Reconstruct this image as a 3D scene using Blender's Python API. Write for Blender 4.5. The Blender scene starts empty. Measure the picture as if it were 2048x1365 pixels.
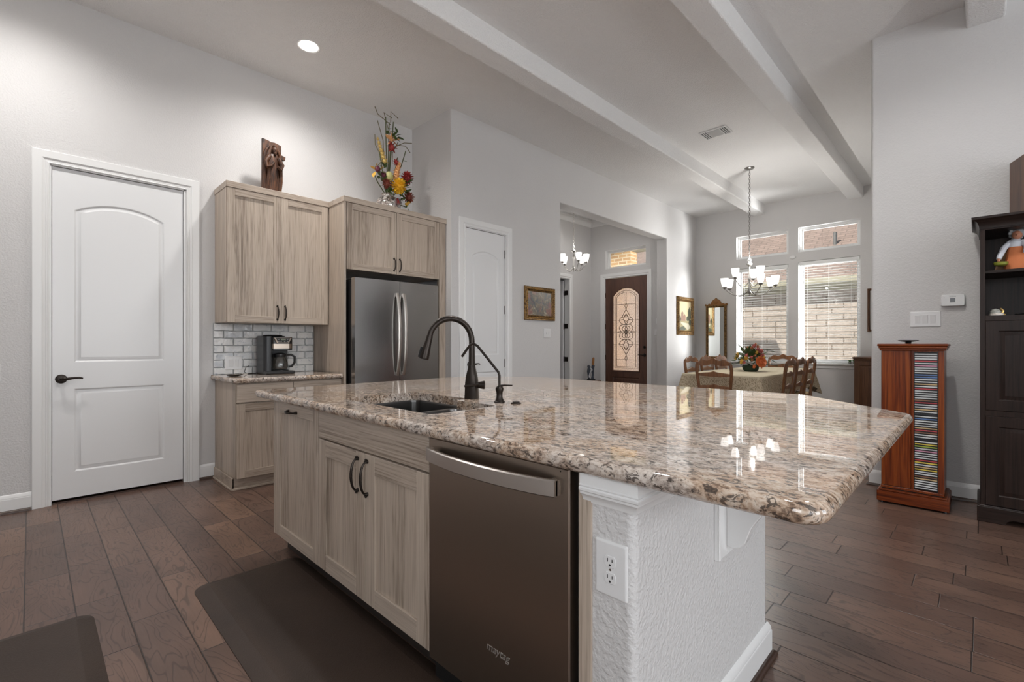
import bpy, bmesh, math, random
from mathutils import Vector, Matrix
R = random.Random(7)
PI = math.pi
C = bpy.context.scene.collection
sc = bpy.context.scene

# ------------------------------------------------------------------ camera, sky, sun, window and fill lamps, exposure
CAMZ = 1.165
cd = bpy.data.cameras.new('camera'); cam = bpy.data.objects.new('camera', cd); C.objects.link(cam)
cam.location = (0, 0, CAMZ); cam.rotation_euler = (PI/2, 0, math.radians(44.5))
cd.sensor_width = 36; cd.lens = 36*947/2048; cd.shift_y = 4.5/2048; cd.clip_start = .02; cd.clip_end = 200
sc.camera = cam
sc.view_settings.view_transform = 'Standard'; sc.view_settings.look = 'None'
sc.view_settings.gamma = 1; sc.view_settings.use_curve_mapping = False
sc.view_settings.exposure = 1.12
sc.cycles.use_denoising = True
sc.cycles.max_bounces = 10; sc.cycles.diffuse_bounces = 6; sc.cycles.glossy_bounces = 4
sc.cycles.transparent_max_bounces = 16; sc.cycles.sample_clamp_indirect = 4
w = bpy.data.worlds.new('sky'); sc.world = w; w.use_nodes = True
nt = w.node_tree; bg = nt.nodes['Background']
bg.inputs[0].default_value = (.72, .84, 1, 1); bg.inputs[1].default_value = .5
def lamp(name, kind, loc, rot, energy, color=(1, 1, 1), **k):
    l = bpy.data.lights.new(name, kind); l.energy = energy; l.color = color
    for a, v in k.items(): setattr(l, a, v)
    o = bpy.data.objects.new(name, l); C.objects.link(o); o.location = loc; o.rotation_euler = rot
    return o
lamp('sun', 'SUN', (0, 0, 20), (math.radians(45), 0, math.radians(-22)), 5.8, (1, .94, .86), angle=.01)
# unseen fill lamps outdoors, added to brighten the dining room and the entry
def aimed(name, loc, to, energy, sx, sy, spread, color=(1, 1, .99)):
    q = (Vector(to)-Vector(loc)).to_track_quat('-Z', 'Y')
    return lamp(name, 'AREA', loc, q.to_euler(), energy, color, shape='RECTANGLE', size=sx, size_y=sy, spread=math.radians(spread))
aimed('side_yard_daylight', (.9, 10.7, 1.9), (-4, 8.2, 1.9), 185, 2.2, 2.6, 90)
aimed('side_yard_bounce', (2.2, 11.3, .7), (-3.4, 7.6, 3.2), 110, 3.4, 1.6, 110)
aimed('porch_daylight', (-7.2, 8.9, 2.4), (-5.6, 10.3, 1.6), 48, 1.0, 1.6, 120)
# area lamps added outside unseen windows in the rest of the great room
DAY = (.96, .985, 1)
for y0, y1 in ((-.7, .8), (1.6, 3.3)):
    lamp('window_daylight', 'AREA', (4.72, (y0+y1)/2, 1.75), (0, PI/2, 0), 35, DAY, shape='RECTANGLE', size=2.3, size_y=y1-y0-.1)
for x0, x1, e_ in ((1.9, 3.0, 4), (3.2, 4.3, 8)):
    lamp('window_daylight', 'AREA', ((x0+x1)/2, -1.12, 1.75), (PI/2, 0, 0), e_, DAY, shape='RECTANGLE', size=x1-x0-.1, size_y=2.3)
lamp('window_daylight', 'AREA', (.15, -1.12, 1.7), (PI/2, 0, 0), 11.5, DAY, shape='RECTANGLE', size=1.1, size_y=1.1)  # lamp of a window invented near the camera to light the island end

# ------------------------------------------------------------------ helpers
class MB:
    """collects shapes into one bmesh"""
    def __init__(s): s.bm = bmesh.new(); s.mi = 0; s.xf = None
    def v(s, p):
        p = Vector(p)
        if s.xf: p = s.xf @ p
        return s.bm.verts.new(p)
    def face(s, vs):
        try: f = s.bm.faces.new(vs); f.material_index = s.mi; return f
        except ValueError: return None
    def quad(s, pts): return s.face([s.v(p) for p in pts])
    def box(s, x0, x1, y0, y1, z0, z1, b=0):
        if x1 < x0: x0, x1 = x1, x0
        if y1 < y0: y0, y1 = y1, y0
        if z1 < z0: z0, z1 = z1, z0
        n0 = len(s.bm.verts)
        vs = [s.v(p) for p in ((x0,y0,z0),(x1,y0,z0),(x1,y1,z0),(x0,y1,z0),(x0,y0,z1),(x1,y0,z1),(x1,y1,z1),(x0,y1,z1))]
        fs = [s.face([vs[i] for i in q]) for q in ((3,2,1,0),(4,5,6,7),(0,1,5,4),(1,2,6,5),(2,3,7,6),(3,0,4,7))]
        if b:
            es = {e for f in fs for e in f.edges}
            r = bmesh.ops.bevel(s.bm, geom=list(es), offset=b, segments=2 if b > .004 else 1, affect='EDGES', profile=.5)
            for f in r['faces']: f.material_index = s.mi
        return s
    def rings(s, rings, close=True, cap=True):
        rs = [[s.v(p) for p in r] for r in rings]
        n = len(rs[0])
        for a, b in zip(rs, rs[1:]):
            for i in range(n if close else n-1):
                s.face([a[i], a[(i+1) % n], b[(i+1) % n], b[i]])
        if cap:
            s.face(rs[0][::-1]); s.face(rs[-1])
        return s
    def lathe(s, c, prof, n=24, axis='Z', cap=True):
        """prof: (radius, height) pairs along the axis"""
        c = Vector(c); rings = []
        for r, h in prof:
            r = max(r, 1e-4); ring = []
            for i in range(n):
                a = 2*PI*i/n; u, v_ = r*math.cos(a), r*math.sin(a)
                ring.append(c + {'Z': Vector((u, v_, h)), 'X': Vector((h, u, v_)), 'Y': Vector((v_, h, u))}[axis])
            rings.append(ring)
        return s.rings(rings, True, cap)
    def tube(s, pts, r, n=8, cap=True, flat=1.0):
        """pts polyline, r radius or list; flat squashes the section"""
        pts = [Vector(p) for p in pts]; m = len(pts)
        rr = r if isinstance(r, (list, tuple)) else [r]*m
        up = Vector((0, 0, 1)); rings = []
        t0 = (pts[1]-pts[0]).normalized()
        side = t0.cross(up)
        if side.length < 1e-3: side = t0.cross(Vector((0, 1, 0)))
        side.normalize()
        for i, p in enumerate(pts):
            t = (pts[min(i+1, m-1)] - pts[max(i-1, 0)]).normalized()
            side = (side - t*side.dot(t))
            if side.length < 1e-4: side = t.orthogonal()
            side.normalize(); nn = t.cross(side)
            rings.append([p + side*rr[i]*math.cos(2*PI*k/n)*flat + nn*rr[i]*math.sin(2*PI*k/n) for k in range(n)])
        return s.rings(rings, True, cap)
    def ball(s, c, r, n=12, m=8):
        c = Vector(c); rx, ry, rz = (r, r, r) if not isinstance(r, (tuple, list)) else r
        rings = []
        for j in range(m+1):
            a = -PI/2 + PI*j/m; cr = max(math.cos(a), .02)
            rings.append([c + Vector((rx*cr*math.cos(2*PI*i/n), ry*cr*math.sin(2*PI*i/n), rz*math.sin(a))) for i in range(n)])
        return s.rings(rings)
    def prism(s, poly, M, w0, w1, b=0):
        """poly of (u,v), M(u,v,w)->xyz, extruded from w0 to w1; b chamfers the w1 side"""
        r = [[M(u, v, w0) for u, v in poly]]
        if b:
            r.append([M(u, v, w1-b) for u, v in poly])
            r.append([M(u, v, w1) for u, v in inset(poly, b)])
        else: r.append([M(u, v, w1) for u, v in poly])
        return s.rings(r)
    def sweep(s, prof, path, closed=False):
        """prof list of (out, up) ; path list of (pos, outdir) with mitred outdir"""
        rings = [[Vector(p) + Vector(o)*a + Vector((0, 0, 1))*b for a, b in prof] for p, o in path]
        return s.rings(rings, True, not closed)
def inset(poly, d):
    n = len(poly); out = []
    A = sum(poly[i][0]*poly[(i+1) % n][1]-poly[(i+1) % n][0]*poly[i][1] for i in range(n))
    sg = 1 if A > 0 else -1
    for i in range(n):
        p0, p1, p2 = Vector(poly[i-1]), Vector(poly[i]), Vector(poly[(i+1) % n])
        a = (p1-p0); b = (p2-p1)
        if a.length < 1e-9 or b.length < 1e-9: out.append(tuple(p1)); continue
        a.normalize(); b.normalize()
        na = Vector((-a.y, a.x))*sg; nb = Vector((-b.y, b.x))*sg
        m = na+nb
        if m.length < 1e-6: m = na
        m.normalize(); k = d/max(m.dot(na), .3)
        out.append((p1.x+m.x*k, p1.y+m.y*k))
    return out
WPOS = {}
def build(name, mb, mats, parent=None, local=False, smooth=True, ang=35, loc=None, rotz=0):
    """link the collected shapes as one mesh object; world coordinates unless local"""
    bm = mb.bm
    if not bm.verts: raise ValueError(name)
    bmesh.ops.recalc_face_normals(bm, faces=bm.faces)
    me = bpy.data.meshes.new(name)
    base = Vector((0, 0, 0))
    if not local:
        if parent: base = WPOS[parent.name]
        elif loc is not None: base = Vector(loc)
        else:
            xs = [v.co for v in bm.verts]
            lo = Vector([min(p[i] for p in xs) for i in range(3)]); hi = Vector([max(p[i] for p in xs) for i in range(3)])
            base = Vector(((lo.x+hi.x)/2, (lo.y+hi.y)/2, lo.z))
        bmesh.ops.translate(bm, verts=bm.verts, vec=-base)
    if smooth:
        lim = math.radians(ang)
        for f in bm.faces: f.smooth = True
        for e in bm.edges:
            e.smooth = len(e.link_faces) == 2 and e.calc_face_angle(4) < lim
    bm.to_mesh(me); bm.free()
    for m in (mats if isinstance(mats, (list, tuple)) else [mats]): me.materials.append(m)
    o = bpy.data.objects.new(name, me); C.objects.link(o)
    if smooth:
        wn = o.modifiers.new('weighted_normal', 'WEIGHTED_NORMAL'); wn.keep_sharp = True; wn.weight = 80
    if parent: o.parent = parent; WPOS[o.name] = base
    else:
        o.location = Vector(loc) if (local and loc is not None) else base; WPOS[o.name] = Vector(o.location)
        o.rotation_euler.z = rotz
    return o
def thing(name, label, cat, loc=(0, 0, 0), rotz=0, group=None):
    o = bpy.data.objects.new(name, None); C.objects.link(o); o.empty_display_size = .1
    o.location = loc; o.rotation_euler.z = rotz; WPOS[o.name] = Vector(loc)
    return tag(o, label, cat, group)
def tag(o, label, cat, group=None):
    o['label'] = label; o['category'] = cat
    if group: o['group'] = group
    return o
def struct(name, mb, mats, **k):
    o = build(name, mb, mats, **k); o['kind'] = 'structure'; return o
def dup(o, parent=None):
    c = o.copy(); C.objects.link(c)
    if parent: c.parent = parent
    for ch in [x for x in o.children]: dup(ch, c)
    return c
def text(name, body, size, mat_, parent, loc, rot, extrude=.0004, shear=0, align='CENTER'):
    cu = bpy.data.curves.new(name, 'FONT'); cu.body = body; cu.size = size; cu.extrude = extrude
    cu.align_x = align; cu.align_y = 'CENTER'; cu.shear = shear; cu.materials.append(mat_)
    tmp = bpy.data.objects.new(name, cu); C.objects.link(tmp); bpy.context.view_layer.update()
    me = bpy.data.meshes.new_from_object(tmp.evaluated_get(bpy.context.evaluated_depsgraph_get())); bpy.data.objects.remove(tmp)
    o = bpy.data.objects.new(name, me); C.objects.link(o); o.parent = parent
    o.location = Vector(loc)-WPOS[parent.name]; o.rotation_euler = rot
    return o
# frames of reference: M(u,v,w): u along the wall, v up, w out of the wall
def FX(x, s=1): return lambda u, v, w: Vector((x+s*w, u, v))     # face looking +X (s=1)
def FY(y, s=-1): return lambda u, v, w: Vector((u, y+s*w, v))    # face looking -Y (s=-1)
def rect(u0, u1, v0, v1): return [(u0, v0), (u1, v0), (u1, v1), (u0, v1)]
def arch(u0, u1, v0, vs, va, d=0, n=14):
    """rectangle with a segmental arch top: springs at vs, apex va; d insets"""
    h = va-vs; half = (u1-u0)/2; Rr = (half*half+h*h)/(2*h); uc = (u0+u1)/2; vc = va-Rr
    r = Rr-d; hw = half-d; vt = vc+math.sqrt(max(r*r-hw*hw, 0)); a0 = math.atan2(vt-vc, hw)
    pts = [(u0+d, v0+d), (u1-d, v0+d)]
    for i in range(n+1):
        a = a0 + (PI-2*a0)*i/n; pts.append((uc+r*math.cos(a), vc+r*math.sin(a)))
    return pts
def panelled(mb, M, u0, u1, v0, v1, t, holes, edge=.0015):
    """slab with its face at w=0 and back at w=-t; holes: list of loops [(poly, depth)...], the last one filled"""
    bm = mb.bm
    e = edge
    outer_b = [M(u, v, -t) for u, v in rect(u0, u1, v0, v1)]
    outer_m = [M(u, v, -e) for u, v in rect(u0, u1, v0, v1)]
    of = rect(u0+e, u1-e, v0+e, v1-e)
    A = [mb.v(p) for p in outer_b]; B = [mb.v(p) for p in outer_m]; D = [mb.v(M(u, v, 0)) for u, v in of]
    mb.face(A[::-1])
    for P, Q in ((A, B), (B, D)):
        for i in range(4): mb.face([P[i], P[(i+1) % 4], Q[(i+1) % 4], Q[i]])
    edges = [bm.edges.get((D[i], D[(i+1) % 4])) for i in range(4)]
    for loops in holes:
        prev = None
        for poly, w_ in loops:
            vs = [mb.v(M(u, v, w_)) for u, v in poly]; n = len(vs)
            if prev is None:
                for i in range(n): edges.append(bm.edges.new((vs[i], vs[(i+1) % n])))
            else:
                for i in range(n): mb.face([prev[i], prev[(i+1) % n], vs[(i+1) % n], vs[i]])
            prev = vs
        mb.face(prev)
    r = bmesh.ops.triangle_fill(bm, use_beauty=True, edges=edges)
    for g in r['geom']:
        if isinstance(g, bmesh.types.BMFace): g.material_index = mb.mi
def wall_with_holes(mb, M, u0, u1, v0, v1, t, holes):
    """wall slab of thickness t behind w=0 with rectangular holes (u0,u1,v0,v1), built from solid blocks"""
    us = sorted({u0, u1, *[h[0] for h in holes], *[h[1] for h in holes]})
    vs = sorted({v0, v1, *[h[2] for h in holes], *[h[3] for h in holes]})
    P = {}
    def vt(i, j, k):
        if (i, j, k) not in P: P[i, j, k] = mb.v(M(us[i], vs[j], -t*k))
        return P[i, j, k]
    def solid(i, j):
        if i < 0 or j < 0 or i >= len(us)-1 or j >= len(vs)-1: return False
        cu, cv = (us[i]+us[i+1])/2, (vs[j]+vs[j+1])/2
        return not any(h[0] < cu < h[1] and h[2] < cv < h[3] for h in holes)
    for i in range(len(us)-1):
        for j in range(len(vs)-1):
            if not solid(i, j): continue
            for k in (0, 1): mb.face([vt(i, j, k), vt(i+1, j, k), vt(i+1, j+1, k), vt(i, j+1, k)])
            for (a, b), (di, dj) in ((((i, j), (i+1, j)), (0, -1)), (((i, j+1), (i+1, j+1)), (0, 1)), (((i, j), (i, j+1)), (-1, 0)), (((i+1, j), (i+1, j+1)), (1, 0))):
                if not solid(i+di, j+dj): mb.face([vt(*a, 0), vt(*b, 0), vt(*b, 1), vt(*a, 1)])

# ------------------------------------------------------------------ materials
class NT:
    def __init__(s, name):
        s.m = bpy.data.materials.new(name); s.m.use_nodes = True; s.t = s.m.node_tree; s.b = s.t.nodes['Principled BSDF']
        s.out = s.t.nodes['Material Output']
    def n(s, kind, **k):
        o = s.t.nodes.new(kind)
        ins = k.pop('ins', {})
        for a, v in k.items(): setattr(o, a, v)
        for a, v in ins.items(): s.put(o.inputs[a], v)
        return o
    def put(s, inp, v):
        if isinstance(v, bpy.types.NodeSocket): s.t.links.new(v, inp)
        elif isinstance(v, (tuple, list)) and len(v) == 3 and inp.type == 'RGBA': inp.default_value = (*v, 1)
        else: inp.default_value = v
    def set(s, **k):
        for a, v in k.items(): s.put(s.b.inputs[a.replace('_', ' ')], v)
        return s
    def math(s, op, a, b=0.0, c=None):
        o = s.n('ShaderNodeMath', operation=op); s.put(o.inputs[0], a); s.put(o.inputs[1], b)
        if c is not None: s.put(o.inputs[2], c)
        return o.outputs[0]
    def coords(s, scale=(1, 1, 1), rnd=0, kind='Object', loc=(0, 0, 0)):
        tc = s.n('ShaderNodeTexCoord').outputs[kind]
        if rnd:
            oi = s.n('ShaderNodeObjectInfo').outputs['Random']
            cx = s.n('ShaderNodeCombineXYZ', ins={0: s.math('MULTIPLY', oi, rnd), 1: s.math('MULTIPLY', oi, rnd*1.7), 2: s.math('MULTIPLY', oi, rnd*.6)})
            tc = s.n('ShaderNodeVectorMath', operation='ADD', ins={0: tc, 1: cx.outputs[0]}).outputs[0]
        return s.n('ShaderNodeMapping', ins={'Vector': tc, 'Scale': scale, 'Location': loc}).outputs[0]
    def noise(s, vec, scale=1, detail=3, rough=.5, dist=0, out='Fac'):
        return s.n('ShaderNodeTexNoise', ins={'Vector': vec, 'Scale': scale, 'Detail': detail, 'Roughness': rough, 'Distortion': dist}).outputs[out]
    def ramp(s, fac, stops, mode='LINEAR'):
        r = s.n('ShaderNodeValToRGB'); r.color_ramp.interpolation = mode; s.put(r.inputs[0], fac)
        e = r.color_ramp.elements
        while len(e) < len(stops): e.new(.5)
        for el, (p, c) in zip(e, stops):
            el.position = p; el.color = (*c, 1) if isinstance(c, (tuple, list)) else (c, c, c, 1)
        return r.outputs[0]
    def mix(s, fac, a, b, mode='MIX'):
        o = s.n('ShaderNodeMix', data_type='RGBA', blend_type=mode); s.put(o.inputs[0], fac); s.put(o.inputs[6], a); s.put(o.inputs[7], b)
        return o.outputs[2]
    def bump(s, h, dist=.001, strength=1, normal=None):
        k = {'Height': h, 'Distance': dist, 'Strength': strength}
        if normal is not None: k['Normal'] = normal
        o = s.n('ShaderNodeBump', ins=k); s.put(s.b.inputs['Normal'], o.outputs[0]); return o.outputs[0]
MATS = {}
def plain(name, col, rough=.5, metal=0, **k):
    if name in MATS: return MATS[name]
    t = NT(name); t.set(Base_Color=col, Roughness=rough, Metallic=metal, **k); MATS[name] = t.m; return t.m
def paint(name, col, size=90, dist=.0007, rough=.6):
    t = NT(name); v = t.coords()
    n1 = t.noise(v, size, 2, .5); n2 = t.noise(v, size*.45, 2, .5)
    h = t.math('ADD', t.ramp(n1, [(.4, 0), (.62, 1)]), n2)
    t.set(Base_Color=t.mix(.5, col, t.ramp(t.noise(v, 1.3, 2), [(.3, [c*.97 for c in col]), (.7, [c*1.03 for c in col])])), Roughness=rough)
    t.bump(h, dist); return t.m
def wood(name, axis, light, mid, dark, rough=.45, sc_=1.0, coat=0, band=1.0, bumpd=.0004):
    t = NT(name)
    def st(across, along): return {'X': (along, across, across), 'Y': (across, along, across), 'Z': (across, across, along)}[axis]
    v1 = t.coords(st(12*sc_, .7*sc_), 9); v2 = t.coords(st(170*sc_, 3.2*sc_), 13); v3 = t.coords(st(9*sc_, .15*sc_), 5)
    a = t.noise(v1, 1, 4, .55, .45); b = t.noise(v2, 1, 4, .65, .3); c = t.noise(v3, 1, 0, .5)
    ring = t.math('FRACT', t.math('MULTIPLY', a, 9.0)); ring = t.math('ABSOLUTE', t.math('SUBTRACT', ring, .5))
    f = t.math('ADD', t.math('MULTIPLY', a, .22), t.math('ADD', t.math('MULTIPLY', b, .55), t.math('MULTIPLY', ring, .16)))
    f = t.math('ADD', f, t.math('MULTIPLY', t.math('SUBTRACT', c, .5), .22*band))
    col = t.ramp(f, [(.28, dark), (.40, mid), (.56, light)])
    t.set(Base_Color=col, Roughness=rough); t.b.inputs['Coat Weight'].default_value = coat; t.b.inputs['Coat Roughness'].default_value = .12
    t.bump(b, bumpd, .6); return t.m
WALL = paint('wall_paint', (.62, .61, .605))
CEIL = paint('ceiling_paint', (.80, .795, .79), 75, .0022)
KNOCK = paint('textured_plaster_paint', (.62, .61, .605), 80, .0013)
TRIM = plain('white_trim_enamel', (.78, .78, .775), .32)
DOORW = plain('white_door_enamel', (.76, .765, .77), .3)
GV = wood('grey_wood_vertical', 'Z', (.55, .462, .38), (.44, .362, .292), (.22, .168, .128))
GX = wood('grey_wood_along_x', 'X', (.53, .445, .367), (.42, .345, .28), (.22, .168, .128))
GY = wood('grey_wood_along_y', 'Y', (.53, .445, .367), (.42, .345, .28), (.22, .168, .128))
BRONZE = plain('oil_rubbed_bronze', (.035, .028, .024), .33, .8)
BLACK = plain('black_plastic', (.012, .012, .013), .3)
DARKV = plain('dark_recess', (.01, .01, .01), .7)
CHERRY = wood('cherry_wood', 'Z', (.25, .062, .012), (.14, .028, .007), (.05, .010, .004), .3, .6, 0)
CHERRYX = wood('cherry_wood_rail', 'X', (.25, .062, .012), (.14, .028, .007), (.05, .010, .004), .3, .6, 0)
ESP = wood('espresso_wood', 'Z', (.027, .016, .0125), (.019, .011, .0085), (.009, .0055, .0045), .36, .8, 0)
ESPX = wood('espresso_wood_rail', 'X', (.027, .016, .0125), (.019, .011, .0085), (.009, .0055, .0045), .36, .8, 0)
MAHOG = wood('stained_door_wood', 'Z', (.14, .062, .038), (.095, .042, .027), (.05, .022, .015), .35, 1, .1)
WALNUT = wood('walnut_wood', 'Z', (.16, .075, .035), (.11, .048, .022), (.05, .02, .01), .35, 1, .1)
OAKC = wood('chair_wood', 'Z', (.27, .12, .05), (.19, .078, .03), (.08, .03, .012), .3, 1.2, .3)
for m_, i_ in ((ESP, 1.28), (ESPX, 1.28), (CHERRY, 1.35), (CHERRYX, 1.35)): m_.node_tree.nodes['Principled BSDF'].inputs['IOR'].default_value = i_
def steel(name, col, rough, axis='Z', metal=1.0):
    t = NT(name); s_ = {'Z': (500, 500, 3), 'X': (3, 500, 500), 'Y': (500, 3, 500)}[axis]
    b = t.noise(t.coords(s_), 1, 2, .5)
    t.set(Base_Color=col, Metallic=metal, Roughness=t.math('ADD', t.math('MULTIPLY', b, .06), rough-.03)); t.bump(b, .00001, .4)
    return t.m
STEEL = steel('brushed_steel', (.40, .39, .38), .2, 'Z')
STEELD = steel('brushed_dark_steel', (.38, .32, .27), .33, 'X')
STEELH = steel('satin_steel_handle', (.62, .58, .54), .3, 'Z')
SINKM = steel('sink_steel', (.17, .165, .16), .3, 'X')
NICKEL = plain('satin_nickel', (.55, .53, .5), .28, 1)
def granite():
    t = NT('granite'); v = t.coords()
    v2 = t.n('ShaderNodeMapping', ins={'Vector': v, 'Scale': (1, 1.6, 1.4), 'Rotation': (0, 0, .35)}).outputs[0]
    a = t.noise(v2, 22, 6, .62, .8); b = t.noise(v2, 75, 5, .6, .6); c = t.noise(v, 5, 3, .5, .3); d = t.noise(v2, 40, 4, .65, 1.0)
    f = t.math('ADD', t.math('MULTIPLY', a, .55), t.math('MULTIPLY', b, .45))
    col = t.ramp(f, [(.35, (.075, .052, .04)), (.42, (.22, .145, .10)), (.475, (.42, .30, .215)), (.54, (.56, .445, .35)), (.66, (.68, .60, .51))])
    grey = t.ramp(f, [(.36, (.12, .11, .10)), (.45, (.36, .33, .31)), (.6, (.64, .60, .57))])
    col = t.mix(t.ramp(c, [(.42, 0), (.6, .6)]), col, grey)
    speck = t.ramp(d, [(.395, 1), (.44, 0)])
    col = t.mix(t.math('MULTIPLY', speck, .85), col, (.045, .034, .028))
    speck2 = t.ramp(t.noise(v, 120, 3, .6), [(.34, 1), (.40, 0)])
    col = t.mix(t.math('MULTIPLY', speck2, .55), col, (.06, .05, .045))
    t.set(Base_Color=col, Roughness=.02, IOR=1.68)
    return t.m
GRAN = granite()
def floor_mat():
    t = NT('hardwood_planks'); tc = t.coords()
    s = t.n('ShaderNodeSeparateXYZ', ins={0: tc}); x, y = s.outputs[0], s.outputs[1]
    W, L = .157, .72
    yy = t.math('DIVIDE', t.math('ADD', y, .0188+.157*40), W); row = t.math('FLOOR', yy)
    rn = t.n('ShaderNodeTexWhiteNoise', noise_dimensions='1D', ins={'W': row}).outputs['Value']
    Lr = t.math('ADD', L*.62, t.math('MULTIPLY', rn, L*.55))
    xx = t.math('ADD', t.math('DIVIDE', x, Lr), t.math('MULTIPLY', rn, 17.3)); pl = t.math('FLOOR', xx)
    cx = t.n('ShaderNodeCombineXYZ', ins={0: row, 1: pl})
    wn = t.n('ShaderNodeTexWhiteNoise', noise_dimensions='2D', ins={'Vector': cx.outputs[0]})
    idv, idc = wn.outputs['Value'], wn.outputs['Color']
    fy = t.math('FRACT', yy); fx = t.math('FRACT', xx)
    dy = t.math('MULTIPLY', t.math('MINIMUM', fy, t.math('SUBTRACT', 1.0, fy)), W)
    dx = t.math('MULTIPLY', t.math('MINIMUM', fx, t.math('SUBTRACT', 1.0, fx)), Lr)
    dm = t.math('MINIMUM', dx, dy)
    gap = t.n('ShaderNodeMapRange', interpolation_type='SMOOTHSTEP', ins={0: dm, 1: .0010, 2: .0034, 3: 1.0, 4: 0.0}).outputs[0]
    off = t.n('ShaderNodeVectorMath', operation='SCALE', ins={0: idc, 3: 37.0}).outputs[0]
    vv = t.n('ShaderNodeVectorMath', operation='ADD', ins={0: tc, 1: off}).outputs[0]
    def mp(sx, sy): return t.n('ShaderNodeMapping', ins={'Vector': vv, 'Scale': (sx, sy, 1)}).outputs[0]
    a = t.noise(mp(2.2, 8.5), 1, 2, .5, .9); fine = t.noise(mp(6, 160), 1, 4, .6); mott = t.noise(mp(3, 5), 1, 3)
    ct = t.math('SINE', t.math('MULTIPLY', a, 80.0)); cont = t.ramp(t.math('ADD', t.math('MULTIPLY', ct, .5), .5), [(0, 1), (.16, 0)])
    base = t.ramp(idv, [(0, (.110, .066, .050)), (.35, (.132, .079, .060)), (.65, (.152, .091, .068)), (.9, (.172, .103, .075)), (1, (.20, .118, .082))])
    base = t.mix(.5, base, t.ramp(mott, [(.3, (.6, .6, .6)), (.7, (1.3, 1.28, 1.25))]), 'MULTIPLY')
    base = t.mix(t.math('MULTIPLY', fine, .3), base, (.05, .027, .02))
    base = t.mix(t.math('MULTIPLY', cont, .6), base, (.035, .018, .013))
    base = t.mix(t.math('MULTIPLY', gap, .9), base, (.008, .005, .004))
    h = t.math('SUBTRACT', t.math('MULTIPLY', t.math('ADD', t.math('MULTIPLY', fine, .35), t.math('MULTIPLY', mott, 1.4)), .5), t.math('ADD', t.math('MULTIPLY', gap, 2.2), t.math('MULTIPLY', cont, .35)))
    t.set(Base_Color=base, Roughness=t.math('ADD', .24, t.math('MULTIPLY', fine, .14)), IOR=1.5); t.bump(h, .0008, .6)
    return t.m
FLOORM = floor_mat()
def schlick(t, f0=.04):
    """facing-independent Fresnel factor, the same from both sides of a pane"""
    g = t.n('ShaderNodeNewGeometry'); d = t.n('ShaderNodeVectorMath', operation='DOT_PRODUCT', ins={0: g.outputs['Normal'], 1: g.outputs['Incoming']}).outputs['Value']
    return t.math('ADD', f0, t.math('MULTIPLY', 1-f0, t.math('POWER', t.math('SUBTRACT', 1.0, t.math('ABSOLUTE', d)), 5.0)))
def archglass(name, tint=(1, 1, 1), rough=0.0, f0=.04):
    t = NT(name); tr = t.n('ShaderNodeBsdfTransparent', ins={0: tint}); gl = t.n('ShaderNodeBsdfGlossy', ins={0: (1, 1, 1), 'Roughness': rough})
    mx = t.n('ShaderNodeMixShader'); t.put(mx.inputs[0], schlick(t, f0)); t.t.links.new(tr.outputs[0], mx.inputs[1]); t.t.links.new(gl.outputs[0], mx.inputs[2])
    t.t.links.new(mx.outputs[0], t.out.inputs[0]); return t.m
GLASS = archglass('window_glass')
def emit(name, col, strength, base=(.8, .8, .8), rough=.4):
    t = NT(name); t.set(Base_Color=base, Roughness=rough, Emission_Color=col, Emission_Strength=strength); return t.m
# ------------------------------------------------------------------ room shell
XA, XC, YB, YD, YE, XE, CE = -4.735, -4.0, 3.145, 9.31, 4.865, -.625, 3.673
YF, XF = 8.15, -5.72
def round_edges(mb, pred, r, seg=5):
    es = [e for e in mb.bm.edges if pred(e.verts[0].co, e.verts[1].co)]
    if es: bmesh.ops.bevel(mb.bm, geom=es, offset=r, segments=seg, affect='EDGES', profile=.5, clamp_overlap=True)
m = MB(); m.box(-7.2, 4.75, -1.5, 9.47, -.12, 0); struct('floor', m, FLOORM, loc=(0, 0, 0))
m = MB(); m.box(-7.2, 4.75, -1.5, 9.47, CE, CE+.15); struct('ceiling', m, CEIL, loc=(0, 0, CE))
m = MB(); wall_with_holes(m, FX(XA), -1.12, YB, 0, CE, .13, [(.09, .915, 0, 2.485)]); struct('wall_left', m, WALL)
m = MB(); m.box(-4.865, -4.194, YB, YB+.12, 0, CE)
struct('wall_alcove', m, WALL)
m = MB(); wall_with_holes(m, FX(XC), YB, 9.47, 0, CE, .194, [(3.33, 3.978, 0, 2.46), (5.0, 8.061, 0, 3.06)])
near = lambda a, b: abs(a-b) < 1e-4
round_edges(m, lambda a, b: (near(a.x, XC) and near(b.x, XC)) and ((near(a.y, YB) and near(b.y, YB)) or (near(a.y, 5.0) and near(b.y, 5.0) and max(a.z, b.z) < 3.07) or (near(a.y, 8.061) and near(b.y, 8.061) and max(a.z, b.z) < 3.07) or (near(a.z, 3.06) and near(b.z, 3.06) and min(a.y, b.y) > 4.99 and max(a.y, b.y) < 8.07)), .018)
struct('wall_hall', m, WALL)
m = MB(); wall_with_holes(m, FX(XF), 4.28, 8.31, 0, CE, .12, [(6.53, 7.445, 0, 2.45)]); struct('wall_foyer_left', m, WALL)
m = MB(); wall_with_holes(m, FY(YF), XF, -4.194, 0, CE, .16, [(-5.385, -4.43, 0, 2.475), (-5.36, -4.464, 2.657, 3.03)]); struct('wall_foyer_front', m, WALL)
m = MB(); m.box(XF, -4.194, 4.28, 4.4, 0, CE); struct('wall_foyer_back', m, WALL)
m = MB(); wall_with_holes(m, FY(YD), -4.0, XE, 0, CE, .16, [(-3.236, -2.359, .83, 2.555), (-2.21, -1.333, .83, 2.57), (-3.236, -2.359, 2.733, 3.163), (-2.21, -1.333, 2.738, 3.17)])
struct('wall_dining', m, WALL)
m = MB(); m.box(XE, XE+.13, YE+.12, YD+.16, 0, CE); struct('wall_dining_right', m, WALL)
m = MB(); m.box(XE, 4.6, YE, YE+.12, 0, CE)
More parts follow.
